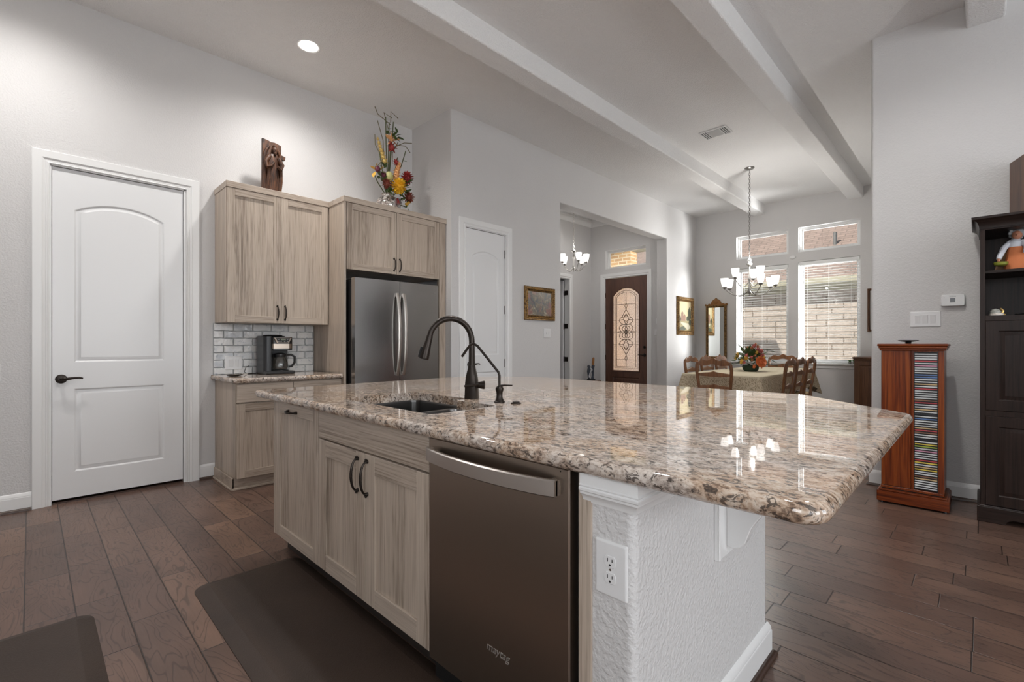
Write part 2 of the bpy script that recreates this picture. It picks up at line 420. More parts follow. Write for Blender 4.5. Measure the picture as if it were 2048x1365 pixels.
round_edges(m, lambda a, b: near(a.x, XE) and near(b.x, XE) and near(a.y, YE) and near(b.y, YE), .018)
struct('wall_right', m, WALL)
RW = [(-.7, .8, .6, 2.9), (1.6, 3.3, .6, 2.9)]
m = MB(); wall_with_holes(m, FX(4.6, -1), -1.0, 4.985, 0, CE, .12, RW); struct('wall_living', m, WALL)
BW = [(1.9, 3.0, .6, 2.9), (3.2, 4.3, .6, 2.9), (-.45, .75, 1.12, 2.3)]  # unseen windows, the last one invented for light close behind the camera
m = MB(); wall_with_holes(m, FY(-1.0, 1), -4.735, 4.6, 0, CE, .12, BW); struct('wall_back', m, WALL)
# added walls against light leaks behind one white door, pantry behind the other
m = MB(); m.box(-5.9, -5.8, -.3, 1.4, 0, CE); m.box(-5.8, -4.87, -.3, -.2, 0, CE); m.box(-5.8, -4.87, 1.3, 1.4, 0, CE); struct('wall_closet', m, WALL)
m = MB(); m.box(-5.4, -5.3, 3.265, 4.28, 0, CE); m.box(-5.3, -4.87, 3.145, 3.265, 0, CE); struct('wall_pantry', m, WALL)
# room beyond the foyer doorway
m = MB()
m.box(-7.2, -7.08, 5.6, 7.9, 0, CE); m.box(-7.08, XF-.12, 5.6, 5.72, 0, CE); m.box(-7.08, XF-.12, 7.78, 7.9, 0, CE)
struct('wall_study', m, WALL)
def window_frame(n, M, u0, u1, v0, v1, depth=.1, mull=(), fw=.04):
    """white frame set back in the hole with its pane"""
    o = bpy.data.objects.new('window_%d' % n, None); C.objects.link(o); o['kind'] = 'structure'
    o.location = M((u0+u1)/2, v0, -depth); WPOS[o.name] = Vector(o.location)
    a = MB()
    for (p0, p1, q0, q1) in ((u0, u0+fw, v0, v1), (u1-fw, u1, v0, v1), (u0+fw, u1-fw, v0, v0+fw), (u0+fw, u1-fw, v1-fw, v1)):
        a.prism(rect(p0, p1, q0, q1), M, -depth-.05, -depth, .004)
    s = fw*.55
    for (p0, p1, q0, q1) in ((u0+fw, u0+fw+s, v0+fw, v1-fw), (u1-fw-s, u1-fw, v0+fw, v1-fw), (u0+fw+s, u1-fw-s, v0+fw, v0+fw+s), (u0+fw+s, u1-fw-s, v1-fw-s, v1-fw)):
        a.prism(rect(p0, p1, q0, q1), M, -depth-.045, -depth-.012, .003)
    for v in mull: a.prism(rect(u0+fw, u1-fw, v-.02, v+.02), M, -depth-.045, -depth-.008, .003)
    build('window_frame', a, TRIM, o)
    g = MB(); g.prism(rect(u0+fw, u1-fw, v0+fw, v1-fw), M, -depth-.034, -depth-.030); build('pane', g, GLASS, o)
    return o
def reveal(o, M, u0, u1, v0, v1, d, t=.004, sides='lrtb'):
    a = MB()
    if 'l' in sides: a.prism(rect(u0, u0+t, v0, v1), M, -d, -.001)
    if 'r' in sides: a.prism(rect(u1-t, u1, v0, v1), M, -d, -.001)
    if 't' in sides: a.prism(rect(u0+t, u1-t, v1-t, v1), M, -d, -.001)
    if 'b' in sides: a.prism(rect(u0+t, u1-t, v0, v0+t), M, -d, -.001)
    build('reveal', a, TRIM, o)
MD = FY(YD)
w1 = window_frame(1, MD, -3.236, -2.359, .83, 2.555); reveal(w1, MD, -3.236, -2.359, .83, 2.555, .1, sides='lr')
w2 = window_frame(2, MD, -2.21, -1.333, .83, 2.57); reveal(w2, MD, -2.21, -1.333, .83, 2.57, .1, sides='lr')
w3 = window_frame(3, MD, -3.236, -2.359, 2.733, 3.163, .08, fw=.035); reveal(w3, MD, -3.236, -2.359, 2.733, 3.163, .08)
w4 = window_frame(4, MD, -2.21, -1.333, 2.738, 3.17, .08, fw=.035); reveal(w4, MD, -2.21, -1.333, 2.738, 3.17, .08)
w5 = window_frame(5, FY(YF), -5.36, -4.464, 2.657, 3.03, .07, fw=.03); reveal(w5, FY(YF), -5.36, -4.464, 2.657, 3.03, .07)
n = 6
for (a_, b_, c_, d_) in RW: window_frame(n, FX(4.6, -1), a_, b_, c_, d_, .05, (2.15,)); n += 1
for (a_, b_, c_, d_) in BW: window_frame(n, FY(-1.0, 1), a_, b_, c_, d_, .05, ((c_+d_)/2,)); n += 1
# sill and apron under the two tall dining windows
m = MB(); m.box(-3.32, -1.25, YD-.055, YD+.1, .805, .832, .008)
m.box(-3.28, -1.29, YD-.016, YD, .745, .805, .004); m.box(-3.29, -1.28, YD-.024, YD, .79, .805, .004)
struct('trim_1', m, TRIM)
# ceiling beams
for i, (x0, x1, y1, y0) in enumerate(((-2.943, -2.737, YD, -1.0), (-1.50, -1.294, YD, -1.0), (-.06, .146, YE, -1.0))):
    m = MB(); m.box(x0, x1, y0, y1, 3.497, CE)
    round_edges(m, lambda a, b: near(a.z, 3.497) and near(b.z, 3.497) and near(a.x, b.x), .018)
    struct('trim_%d' % (2+i), m, CEIL)
# foyer crown moulding
CR = [(0, -.115), (.008, -.115), (.012, -.10), (.022, -.092), (.05, -.05), (.078, -.028), (.085, -.015), (.09, -.012), (.09, 0), (0, 0)]
m = MB(); m.sweep(CR, [((XF, 4.4, CE), (1, 0, 0)), ((XF, YF, CE), (1, -1, 0)), ((-4.194, YF, CE), (-1, -1, 0)), ((-4.194, 4.4, CE), (-1, 0, 0))])
struct('trim_5', m, TRIM)
# baseboards
BP = [(0, 0), (.014, 0), (.014, .092), (.011, .098), (.012, .103), (.009, .112), (.004, .122), (0, .125)]
SP = [(0, 0), (.030, 0), (.030, .006), (.027, .013), (.021, .018), (.0145, .02), (0, .02)]
SHOE = plain('dark_shoe_moulding', (.055, .030, .021), .35)
def baseboard(side, *paths):
    a = MB(); b = MB()
    for p in paths: a.sweep(BP, p); b.sweep(SP, p)
    o = struct('baseboard_'+side, a, TRIM); build('shoe_moulding', b, SHOE, o)
baseboard('left', [((XA, -1.0, 0), (1, 0, 0)), ((XA, .007, 0), (1, 0, 0))], [((XA, 1.009, 0), (1, 0, 0)), ((XA, 1.125, 0), (1, 0, 0))])
baseboard('hall', [((XC, 4.06, 0), (1, 0, 0)), ((XC, 4.985, 0), (1, 0, 0))], [((XC, 8.08, 0), (1, 0, 0)), ((XC, YD, 0), (1, -1, 0)), ((XE, YD, 0), (-1, -1, 0)), ((XE, YE, 0), (-1, -1, 0)), ((4.6, YE, 0), (-1, -1, 0)), ((4.6, -1.0, 0), (-1, 0, 0))])
baseboard('foyer', [((XF, 4.4, 0), (1, 0, 0)), ((XF, 6.45, 0), (1, 0, 0))], [((XF, 7.53, 0), (1, 0, 0)), ((XF, YF, 0), (1, -1, 0)), ((-5.475, YF, 0), (0, -1, 0))])

# ------------------------------------------------------------------ doors
CAS = [(0, 0), (0, .010), (.006, .013), (.012, .0095), (.018, .012), (.024, .0095), (.031, .013), (.037, .017), (.043, .0145), (.084, .019), (.09, .016), (.09, 0)]
def casing(M, u0, u1, vt, parent, prof=CAS):
    m = MB(); R_ = []
    for (u, v), (du, dv) in (((u0, 0), (-1, 0)), ((u0, vt), (-1, 1)), ((u1, vt), (1, 1)), ((u1, 0), (1, 0))):
        R_.append([M(u+du*a, v+dv*a, b) for a, b in prof])
    m.rings(R_); build('casing', m, TRIM, parent)
def jamb(M, u0, u1, vt, d, parent, stop=.03):
    m = MB()
    for a, b in ((u0-.018, u0-.003), (u1+.003, u1+.018)): m.prism(rect(a, b, 0, vt+.018), M, -d, .0)
    m.prism(rect(u0-.018, u1+.018, vt+.004, vt+.019), M, -d, .0)
    build('jamb', m, TRIM, parent)
def door(n, label_loc):
    o = bpy.data.objects.new('door_%d' % n, None); C.objects.link(o); o['kind'] = 'structure'; o.location = label_loc; WPOS[o.name] = Vector(label_loc); return o
def panel_loops(f, deep=.009, raise_=.0015):
    return [(f(0), 0), (f(.006), -.003), (f(.013), -deep), (f(.024), -deep), (f(.038), -raise_-.002), (f(.041), -raise_)]
def lever(M, u, v, s, parent, name='lever_handle'):
    h = MB(); P = lambda a, b, c: M(u+a*s, v+b, c)
    n_ = 24
    h.rings([[P(r*math.cos(2*PI*k/n_), r*math.sin(2*PI*k/n_), w_) for k in range(n_)] for r, w_ in ((.033, 0), (.033, .005), (.029, .010), (.018, .012), (.012, .013))])
    h.rings([[P(r*math.cos(2*PI*k/12), r*math.sin(2*PI*k/12), w_) for k in range(12)] for r, w_ in ((.011, .01), (.010, .045))])
    h.tube([P(a, b, c) for a, b, c in ((-.006, 0, .045), (.012, .0, .05), (.04, .003, .052), (.07, .007, .05), (.095, .007, .048), (.115, .001, .047))], [.011, .012, .010, .008, .0075, .006], 10)
    build(name, h, BRONZE, parent)
def hinge(M, u, v, parent, hgt=.09):
    h = MB(); h.prism(rect(u-.011, u+.011, v-hgt/2, v+hgt/2), M, -.012, -.002)
    h.tube([M(u, v-hgt/2-.004, .001), M(u, v+hgt/2+.004, .001)], .0065, 8)
    build('hinge', h, BRONZE, parent)
# pantry-side door on the left wall
M1 = FX(XA); d1 = door(1, (XA, .5, 0)); casing(M1, .0975, .919, 2.4505, d1)
ML = FX(XA-.012)
m = MB(); panelled(m, ML, .11, .897, .028, 2.44, .035, [panel_loops(lambda d: arch(.226, .772, 1.022, 2.15, 2.225, d)), panel_loops(lambda d: rect(.226+d, .772-d, .217+d, .831-d))])
build('door_leaf', m, DOORW, d1); jamb(M1, .11, .897, 2.44, .12, d1); lever(ML, .158, .905, 1, d1)
m = MB(); m.box(XA-.1, XA-.012, .11, .897, 0, .011); build('threshold', m, SHOE, d1)
# narrow pantry door on the hall wall
M2 = FX(XC); d2 = door(2, (XC, 3.65, 0)); casing(M2, 3.34, 3.968, 2.45, d2); ML2 = FX(XC-.012)
m = MB(); panelled(m, ML2, 3.35, 3.958, .012, 2.44, .035, [panel_loops(lambda d: arch(3.447, 3.861, 1.03, 2.15, 2.215, d)), panel_loops(lambda d: rect(3.447+d, 3.861-d, .22+d, .84-d))])
build('door_leaf', m, DOORW, d2); jamb(M2, 3.35, 3.958, 2.44, .17, d2); lever(ML2, 3.41, .93, 1, d2)
for z in (2.22, 1.56, .93, .25): hinge(ML2, 3.961, z, d2)
# foyer doorway with the door swung into the next room
M3 = FX(XF); d3 = door(3, (XF, 6.98, 0)); casing(M3, 6.545, 7.43, 2.43, d3); jamb(M3, 6.548+.018, 7.425, 2.42, .12, d3)
m = MB(); panelled(m, FY(7.40, -1), -6.68, -5.86, .012, 2.41, .035, [panel_loops(lambda d: arch(-6.57, -5.97, 1.02, 2.15, 2.22, d)), panel_loops(lambda d: rect(-6.57+d, -5.97-d, .22+d, .83-d))])
build('door_leaf', m, DOORW, d3)
for z in (2.16, 1.5, .85, .25):
    m = MB(); m.box(-5.832, -5.755, 7.419, 7.4245, z-.045, z+.045, .002); m.tube([(-5.842, 7.417, z-.05), (-5.842, 7.417, z+.05)], .007, 8); build('hinge', m, BRONZE, d3)
# entry door with leaded glass
M4 = FY(YF); d4 = door(4, (-4.91, YF, 0)); casing(M4, -5.383, -4.432, 2.468, d4); jamb(M4, -5.368, -4.448, 2.456, .15, d4)
ML4 = FY(YF+.015)
gl = lambda d: arch(-5.203, -4.613, .62, 2.10, 2.255, d, 20)
bot = lambda d: rect(-5.203+d, -4.613-d, .16+d, .50-d)
m = MB()
bm = m.bm; u0, u1, v0, v1 = -5.366, -4.450, .012, 2.454
# leaf with a through hole: front, back and the reveal of the glass opening
for w_, hs in ((0, [gl(0), bot(0)]), (-.045, [gl(0)])):
    P = [m.v(ML4(u, v, w_)) for u, v in rect(u0, u1, v0, v1)]; es = [bm.edges.new((P[i], P[(i+1) % 4])) for i in range(4)]
    if w_ == 0: front = P
    else: back = P
    for hp in hs:
        Q = [m.v(ML4(u, v, w_)) for u, v in hp]; es += [bm.edges.new((Q[i], Q[(i+1) % len(Q)])) for i in range(len(Q))]
        if hp is hs[0]:
            if w_ == 0: gq = Q
            else: gb = Q
        else:
            prev = Q
            for poly, ww in panel_loops(bot)[1:]:
                vs = [m.v(ML4(u, v, ww)) for u, v in poly]
                for i in range(4): m.face([prev[i], prev[(i+1) % 4], vs[(i+1) % 4], vs[i]])
                prev = vs
            m.face(prev)
    bmesh.ops.triangle_fill(bm, use_beauty=True, edges=es)
for i in range(4): m.face([front[i], front[(i+1) % 4], back[(i+1) % 4], back[i]])
for i in range(len(gq)): m.face([gq[i], gq[(i+1) % len(gq)], gb[(i+1) % len(gb)], gb[i]])
leaf4 = build('door_leaf', m, MAHOG, d4)
m = MB()
A_, B_ = gl(-.012), gl(.012)
k = len(A_); m.rings([[ML4(*p, 0) for p in gl(-.014)], [ML4(*p, .010) for p in gl(-.010)], [ML4(*p, .010) for p in gl(.004)], [ML4(*p, -.012) for p in gl(.012)]], True, False)
build('glass_bead', m, MAHOG, d4)
t = NT('leaded_glass'); tr = t.n('ShaderNodeBsdfTransparent', ins={0: (.92, .84, .80)}); tl = t.n('ShaderNodeBsdfTranslucent', ins={0: (.85, .80, .77)})
gs = t.n('ShaderNodeBsdfGlossy', ins={0: (1, 1, 1), 'Roughness': .12}); a1 = t.n('ShaderNodeMixShader'); a2 = t.n('ShaderNodeMixShader')
t.put(a1.inputs[0], t.ramp(t.noise(t.coords(), 60, 3), [(.35, .45), (.65, .85)])); t.t.links.new(tr.outputs[0], a1.inputs[1]); t.t.links.new(tl.outputs[0], a1.inputs[2])
a2.inputs[0].default_value = .1; t.t.links.new(a1.outputs[0], a2.inputs[1]); t.t.links.new(gs.outputs[0], a2.inputs[2]); t.t.links.new(a2.outputs[0], t.out.inputs[0])
LGL = t.m
m = MB(); m.prism(gl(.002), ML4, -.026, -.02); build('glass_pane', m, LGL, d4)
LEAD = plain('lead_came', (.16, .125, .10), .35, .7)
m = MB(); cu_ = -4.908
def came(pts, r=.0055, closed=False):
    P = [ML4(u, v, -.017) for u, v in pts]
    if closed: P.append(P[0])
    m.tube(P, r, 6)
for d in (.055, .085): came(gl(d), .0045, True)
def mir(pts): return [(2*cu_-u, v) for u, v in pts]
def both(pts, r=.0055): came(pts, r); came(mir(pts), r)
def arc(c, rx, rz, a0, a1, n_=14): return [(c[0]+rx*math.cos(math.radians(a0+(a1-a0)*i/n_)), c[1]+rz*math.sin(math.radians(a0+(a1-a0)*i/n_))) for i in range(n_+1)]
W2 = .21
for v in (1.93, .84): both([(cu_, v), (cu_-W2, v)], .0045)
for a_, b_ in ((1.93, 2.17), (.70, .84)): came([(cu_, a_), (cu_, b_)], .0045)
for v in (1.62, 1.385, 1.14): both([(cu_-W2+.0, v), (cu_-.295, v)], .004)
came([(cu_, 1.93), (cu_, 1.83)], .0045); came([(cu_, .84), (cu_, .94)], .0045)
both([(cu_, 1.83), (cu_-.045, 1.76), (cu_-.085, 1.69), (cu_-.10, 1.66)]); both([(cu_, .94), (cu_-.045, 1.01), (cu_-.085, 1.08), (cu_-.10, 1.11)])
for s_, c_ in ((1, 1.62), (-1, 1.15)):
    Z_ = lambda v: c_+s_*v
    both([(cu_, Z_(.12)), (cu_-.05, Z_(.06)), (cu_-.12, Z_(.045)), (cu_-.16, Z_(0)), (cu_-.12, Z_(-.055)), (cu_-.05, Z_(-.085)), (cu_, Z_(-.10))])
    both([(cu_, Z_(.12)), (cu_-.06, Z_(.02)), (cu_, Z_(-.10))]); both([(cu_-.16, Z_(0)), (cu_-.07, Z_(.01)), (cu_, Z_(-.03))])
    came([(cu_, Z_(.12)), (cu_, Z_(.03))])
both(arc((cu_-.055, 1.46), .095, .075, 60, 330)); both(arc((cu_-.055, 1.31), .095, .075, 30, 300))
both(arc((cu_-.03, 1.45), .055, .05, 0, 360)); both(arc((cu_-.03, 1.32), .055, .05, 0, 360))
both([(cu_, 1.43), (cu_-.05, 1.385), (cu_, 1.34)]); both([(cu_-W2, 1.385), (cu_-.13, 1.40), (cu_-.05, 1.385), (cu_-.13, 1.37), (cu_-W2, 1.385)])
both([(cu_, 1.83), (cu_-.03, 1.90), (cu_, 1.96)], .004); both([(cu_, .94), (cu_-.03, .87), (cu_, .81)], .004)
build('lead_pattern', m, LEAD, d4)
lever(ML4, -4.50, .94, -1, d4)
m = MB(); m.lathe((-4.50, YF+.015, 1.09), [(.028, 0), (.028, -.008), (.02, -.016), (.006, -.018)], 20, 'Y'); m.box(-4.506, -4.494, YF-.02, YF, 1.072, 1.108, .002); build('deadbolt', m, BRONZE, d4)
for z in (2.13, 1.5, .88, .25): hinge(ML4, -5.369, z, d4)

# ------------------------------------------------------------------ outdoors
def stonemat():
    t = NT('limestone_blocks'); v = t.coords()
    sx = t.n('ShaderNodeSeparateXYZ', ins={0: v}); cv = t.n('ShaderNodeCombineXYZ', ins={0: sx.outputs[0], 1: sx.outputs[2]}).outputs[0]
    br = t.n('ShaderNodeTexBrick', offset=.37, squash=1.6, squash_frequency=3, ins={'Vector': cv, 'Color1': (.20, .178, .155), 'Color2': (.165, .145, .123), 'Mortar': (.085, .068, .05), 'Scale': 1, 'Mortar Size': .011, 'Bias': 0, 'Brick Width': .52, 'Row Height': .135, 'Mortar Smooth': .3})
    nn = t.noise(v, 9, 5, .65); col = t.mix(.45, br.outputs[0], t.ramp(nn, [(.35, (.62, .58, .54)), (.6, (1.05, 1.02, 1))]), 'MULTIPLY')
    t.set(Base_Color=col, Roughness=.9); t.bump(t.math('ADD', t.math('MULTIPLY', br.outputs[1], -1.4), t.math('MULTIPLY', nn, 1.2)), .02); return t.m
def brickmat():
    t = NT('tan_brick'); v = t.coords(); sx = t.n('ShaderNodeSeparateXYZ', ins={0: v}); cv = t.n('ShaderNodeCombineXYZ', ins={0: t.math('ADD', sx.outputs[0], sx.outputs[1]), 1: sx.outputs[2]}).outputs[0]
    br = t.n('ShaderNodeTexBrick', ins={'Vector': cv, 'Color1': (.40, .24, .10), 'Color2': (.24, .14, .065), 'Mortar': (.42, .35, .24), 'Scale': 1, 'Mortar Size': .012, 'Brick Width': .23, 'Row Height': .085, 'Bias': -.1})
    t.set(Base_Color=br.outputs[0], Roughness=.9); t.bump(br.outputs[1], .01, -.6); return t.m
def shinglemat():
    t = NT('roof_shingles'); v = t.coords((1, 1, 1))
    br = t.n('ShaderNodeTexBrick', offset=.43, ins={'Vector': v, 'Color1': (.135, .10, .082), 'Color2': (.10, .073, .06), 'Mortar': (.04, .029, .024), 'Scale': 1, 'Mortar Size': .009, 'Brick Width': .28, 'Row Height': .125, 'Bias': -.1, 'Mortar Smooth': .6})
    t.set(Base_Color=t.mix(.5, br.outputs[0], t.ramp(t.noise(v, 30, 3), [(.3, (.7, .7, .7)), (.7, (1.2, 1.2, 1.2))]), 'MULTIPLY'), Roughness=.95); return t.m
STONE, SHING = stonemat(), shinglemat()
CREAM = plain('cream_fascia', (.19, .18, .13), .5)
nh = thing('neighbour_house', 'neighbouring house with pale limestone wall and brown shingle roof outside the dining windows', 'house', (-4, 12.65, -.2))
m = MB(); m.box(-16, 3, 12.65, 13.2, -.2, 2.42); build('wall', m, STONE, nh)
m = MB(); m.box(-16, 3, 12.62, 12.65, 2.36, 2.44); m.box(-16, 3, 12.4, 13.0, 2.42, 2.45); m.box(-16, 3, 12.36, 12.40, 2.42, 2.62); build('fascia', m, CREAM, nh)
m = MB(); G = [(0, 0), (0, .12), (-.012, .12), (-.012, .015), (-.11, .015), (-.125, .07), (-.13, .12), (-.14, .12), (-.135, .06), (-.115, 0)]
m.rings([[Vector((x, 12.36+a, 2.50+b)) for a, b in G] for x in (-16, 3)]); build('gutter', m, CREAM, nh)
m = MB(); L_ = 8.0; sl = math.atan(8/12)
m.box(-12, 7, 0, L_, -.04, 0)
rf = build('roof', m, SHING, nh, local=True); rf.location = Vector((-4, 12.26, 2.62))-WPOS[nh.name]; rf.rotation_euler.x = sl
def onroof(x, s_, h=0): return Vector((x, 12.26+s_*math.cos(sl)-h*math.sin(sl), 2.62+s_*math.sin(sl)+h*math.cos(sl)))
def roofbox(name, x, s_, a, b, h, mat_):
    m = MB(); m.box(x-a, x+a, s_-b, s_+b, 0, h*.35, .01); m.box(x-a*.7, x+a*.7, s_-b*.5, s_+b*.5, h*.3, h, .02)
    o = build(name, m, mat_, nh, local=True); o.location = rf.location; o.rotation_euler.x = sl
roofbox('roof_vent', -2.20, 2.35, .30, .24, .16, plain('vent_metal', (.2, .185, .175), .6))
m = MB(); p = onroof(-2.46, 1.72); m.lathe(p, [(.04, -.05), (.04, .28)], 12); build('vent_pipe', m, plain('pipe_grey', (.06, .06, .057), .6), nh)
m = MB(); p = onroof(-5.02, 2.05); m.lathe(p, [(.05, -.05), (.05, .16), (.09, .16), (.09, .22), (.01, .26)], 12); build('vent_pipe', m, plain('pipe_grey', (.06, .06, .057), .6), nh)
gw = thing('garage_wing', 'tan brick wall of the house wing seen through the transom above the entry door', 'house', (-8, 10.3, -.2))
m = MB(); m.box(-12, -6.05, 10.3, 10.6, -.2, 3.42); build('brick_wall', m, brickmat(), gw)
m = MB(); m.box(-12, -4.3, 9.75, 10.6, 3.42, 3.46); m.box(-12, -4.3, 9.70, 9.75, 3.40, 3.60); build('eave', m, CREAM, gw)
m = MB(); m.box(-16, 5, 9.47, 14, -.3, -.2); struct('ground', m, plain('pale_paving', (.45, .44, .42), .9))
# ------------------------------------------------------------------ kitchen cabinets
ZC = .89
def shaker(M, u0, u1, v0, v1, parent, vert, horiz, name='door', fr=.058, t=.02, vpl=True):
    """five-piece door front: stiles and panel with upright grain, rails with level grain"""
    m = MB(); g = .0019
    def P(a, b, c, d, w0, w1, mi, bb=.0012): m.mi = mi; m.prism(rect(a, b, c, d), M, w0, w1, bb)
    u0 += g; u1 -= g; v0 += g; v1 -= g
    P(u0, u0+fr, v0, v1, -t, 0, 0); P(u1-fr, u1, v0, v1, -t, 0, 0)
    P(u0+fr, u1-fr, v0, v0+fr, -t, 0, 1); P(u0+fr, u1-fr, v1-fr, v1, -t, 0, 1)
    if vpl:
        k = max(1, round((u1-u0-2*fr)/.09)); s_ = (u1-u0-2*fr)/k
        for i in range(k): P(u0+fr+i*s_, u0+fr+(i+1)*s_, v0+fr, v1-fr, -t, -.0085, 0, .0006)
    return build(name, m, [vert, horiz], parent)
def pull(M, u, v, parent, L=.13, vertical=True, name='handle'):
    """arched bronze pull with knuckled feet"""
    h = MB(); f = (lambda a, c: M(u, v+a, c)) if vertical else (lambda a, c: M(u+a, v, c))
    P = []; rr = []
    for i in range(15):
        s_ = -1+2*i/14; P.append(f(s_*L*.44, .010+.022*(1-s_*s_)**.6)); rr.append(.0036+.0030*(1-abs(s_))**.7)
    h.tube(P, rr, 8)
    for s_ in (-1, 1):
        h.tube([f(s_*L*.44, -.001), f(s_*L*.44, .006), f(s_*L*.44, .012), f(s_*L*.445, .016)], [.0085, .0072, .0065, .003], 10)
        h.ball(f(s_*L*.495, .008), .0055, 8, 6)
    return build(name, h, BRONZE, parent)
# upper cabinet
uc = thing('upper_cabinet', 'grey wood two-door wall cabinet above the coffee maker', 'cabinet', (-4.56, 1.55, 1.34))
XU = -4.38
m = MB(); m.box(XA+.001, XU-.021, 1.127, 1.982, 1.342, 2.455, .001); build('carcass', m, GV, uc)
m = MB(); m.box(XA+.001, XU+.004, 1.122, 1.982, 2.452, 2.502, .002); build('crown', m, GY, uc)
for a, b, hu in ((1.129, 1.552, 1.552-.032), (1.552, 1.975, 1.552+.032)):
    d = shaker(FX(XU), a, b, 1.338, 2.452, uc, GV, GY); pull(FX(XU), hu, 1.40, d) if False else None
    h = MB(); f = FX(XU)
    pull(f, hu, 1.432, d)
# tall refrigerator surround
fs = thing('refrigerator_surround', 'tall grey wood panel and over-fridge cabinet boxed round the refrigerator', 'cabinet', (-4.4, 2.56, 0))
XT = -4.08
m = MB(); m.box(XA+.001, XT-.002, 1.988, 2.008, 0, 2.455, .001); build('side_panel', m, GV, fs)
m = MB(); m.box(XA+.001, XT-.021, 2.008, 3.05, 1.845, 2.455); build('carcass', m, GV, fs)
m = MB(); m.box(XT-.03, XT-.002, 3.05, 3.075, 0, 2.455, .001); m.box(XT-.08, XT-.012, 3.075, 3.142, 0, 2.455, .001); build('filler_panel', m, GV, fs)
m = MB(); m.box(XA+.001, XT+.004, 1.983, 3.143, 2.452, 2.502, .002); build('crown', m, GY, fs)
for a, b, hu in ((2.012, 2.532, 2.532-.032), (2.532, 3.048, 2.532+.032)):
    d = shaker(FX(XT), a, b, 1.84, 2.45, fs, GV, GY); pull(FX(XT), hu, 1.905+.03, d)
# refrigerator
XR = -3.955
fr_ = thing('refrigerator', 'stainless steel french-door refrigerator with two bowed handles', 'refrigerator', (-4.3, 2.48, 0))
m = MB(); m.box(-4.68, XR-.075, 2.03, 2.935, .02, 1.735, .004); m.box(-4.55, XR-.03, 2.04, 2.925, 1.735, 1.752, .003); build('body', m, BLACK, fr_)
def fdoor(y0, y1, z0, z1, parent, name='door'):
    m = MB(); n_ = 12; P = []
    for i in range(n_+1):
        s_ = i/n_; y = y0+(y1-y0)*s_; P.append((y, .012*math.sin(PI*(.12+.76*((y-2.025)/.915)))))
    poly = [(y0, -.06)] + [(y, w_) for y, w_ in P] + [(y1, -.06)]
    m.rings([[Vector((XR+w_, y, z)) for y, w_ in poly] for z in (z0, z1)]); return build(name, m, STEEL, parent, ang=50)
dL = fdoor(2.025, 2.479, .73, 1.755, fr_); dR = fdoor(2.483, 2.938, .73, 1.755, fr_)
df = fdoor(2.025, 2.938, .06, .722, fr_, 'freezer_drawer')
for yy, dd, s_ in ((2.452, dL, -1), (2.512, dR, 1)):
    h = MB(); P = []
    for i in range(21):
        a = -1+2*i/20; P.append(Vector((XR+.022+.048*(1-a*a)**.75, yy+s_*.004, 1.25+a*.39)))
    rings = []
    for i, p in enumerate(P):
        tx = (P[min(i+1, 20)]-P[max(i-1, 0)]).normalized(); nn = Vector((tx.z, 0, -tx.x)); q = .008; wy = .014
        rings.append([p+nn*a+Vector((0, b, 0)) for a, b in ((-q, -wy), (q*.4, -wy), (q, -wy*.5), (q, wy*.5), (q*.4, wy), (-q, wy))])
    h.rings(rings); 
    for a in (-1, 1): h.box(XR+.005, XR+.03, yy+s_*.004-.011, yy+s_*.004+.011, 1.25+a*.375-.018, 1.25+a*.375+.018, .004)
    build('handle', h, STEELH, dd, ang=30)
h = MB(); h.tube([(XR+.03, 2.13, .64), (XR+.06, 2.2, .64), (XR+.065, 2.48, .64), (XR+.06, 2.76, .64), (XR+.03, 2.83, .64)], .012, 8); build('handle', h, STEELH, df)
m = MB(); m.lathe((XR+.0045, 2.862, 1.675), [(.011, 0), (.011, .0012)], 20, 'X'); build('badge', m, NICKEL, fr_)
text('badge_lettering', 'LG', .022, NICKEL, fr_, (XR+.006, 2.892, 1.674), (PI/2, 0, PI/2))
# wall-side base cabinet, counter, backsplash
XB = -4.12
bc = thing('base_cabinet', 'grey wood base cabinet with drawers under the coffee maker', 'cabinet', (-4.43, 1.55, 0))
m = MB(); m.box(XA+.002, XB-.021, 1.128, 1.985, .10, ZC-.042, .001); m.box(XA+.002, XB-.075, 1.128, 1.985, 0, .10)
build('carcass', m, GV, bc)
m = MB(); m.box(XB-.075, XB-.062, 1.115, 1.985, 0, .095, .002); m.box(XA+.03, XB-.062, 1.113, 1.127, 0, .095, .002); m.box(XB-.062, XB-.052, 1.105, 1.985, 0, .018, .003); m.box(XA+.03, XB-.052, 1.103, 1.113, 0, .018, .003); build('toe_kick', m, GY, bc)
for a, b in ((1.130, 1.558), (1.558, 1.984)):
    m = MB(); m.prism(rect(a+.0022, b-.0022, .697, .841), FX(XB), -.02, 0, .0015); dr = build('drawer', m, GY, bc); pull(FX(XB), (a+b)/2-.02, .768, dr, .12, False)
    d = shaker(FX(XB), a, b, .10, .688, bc, GV, GY); pull(FX(XB), b-.035 if a < 1.3 else a+.035, .58, d)
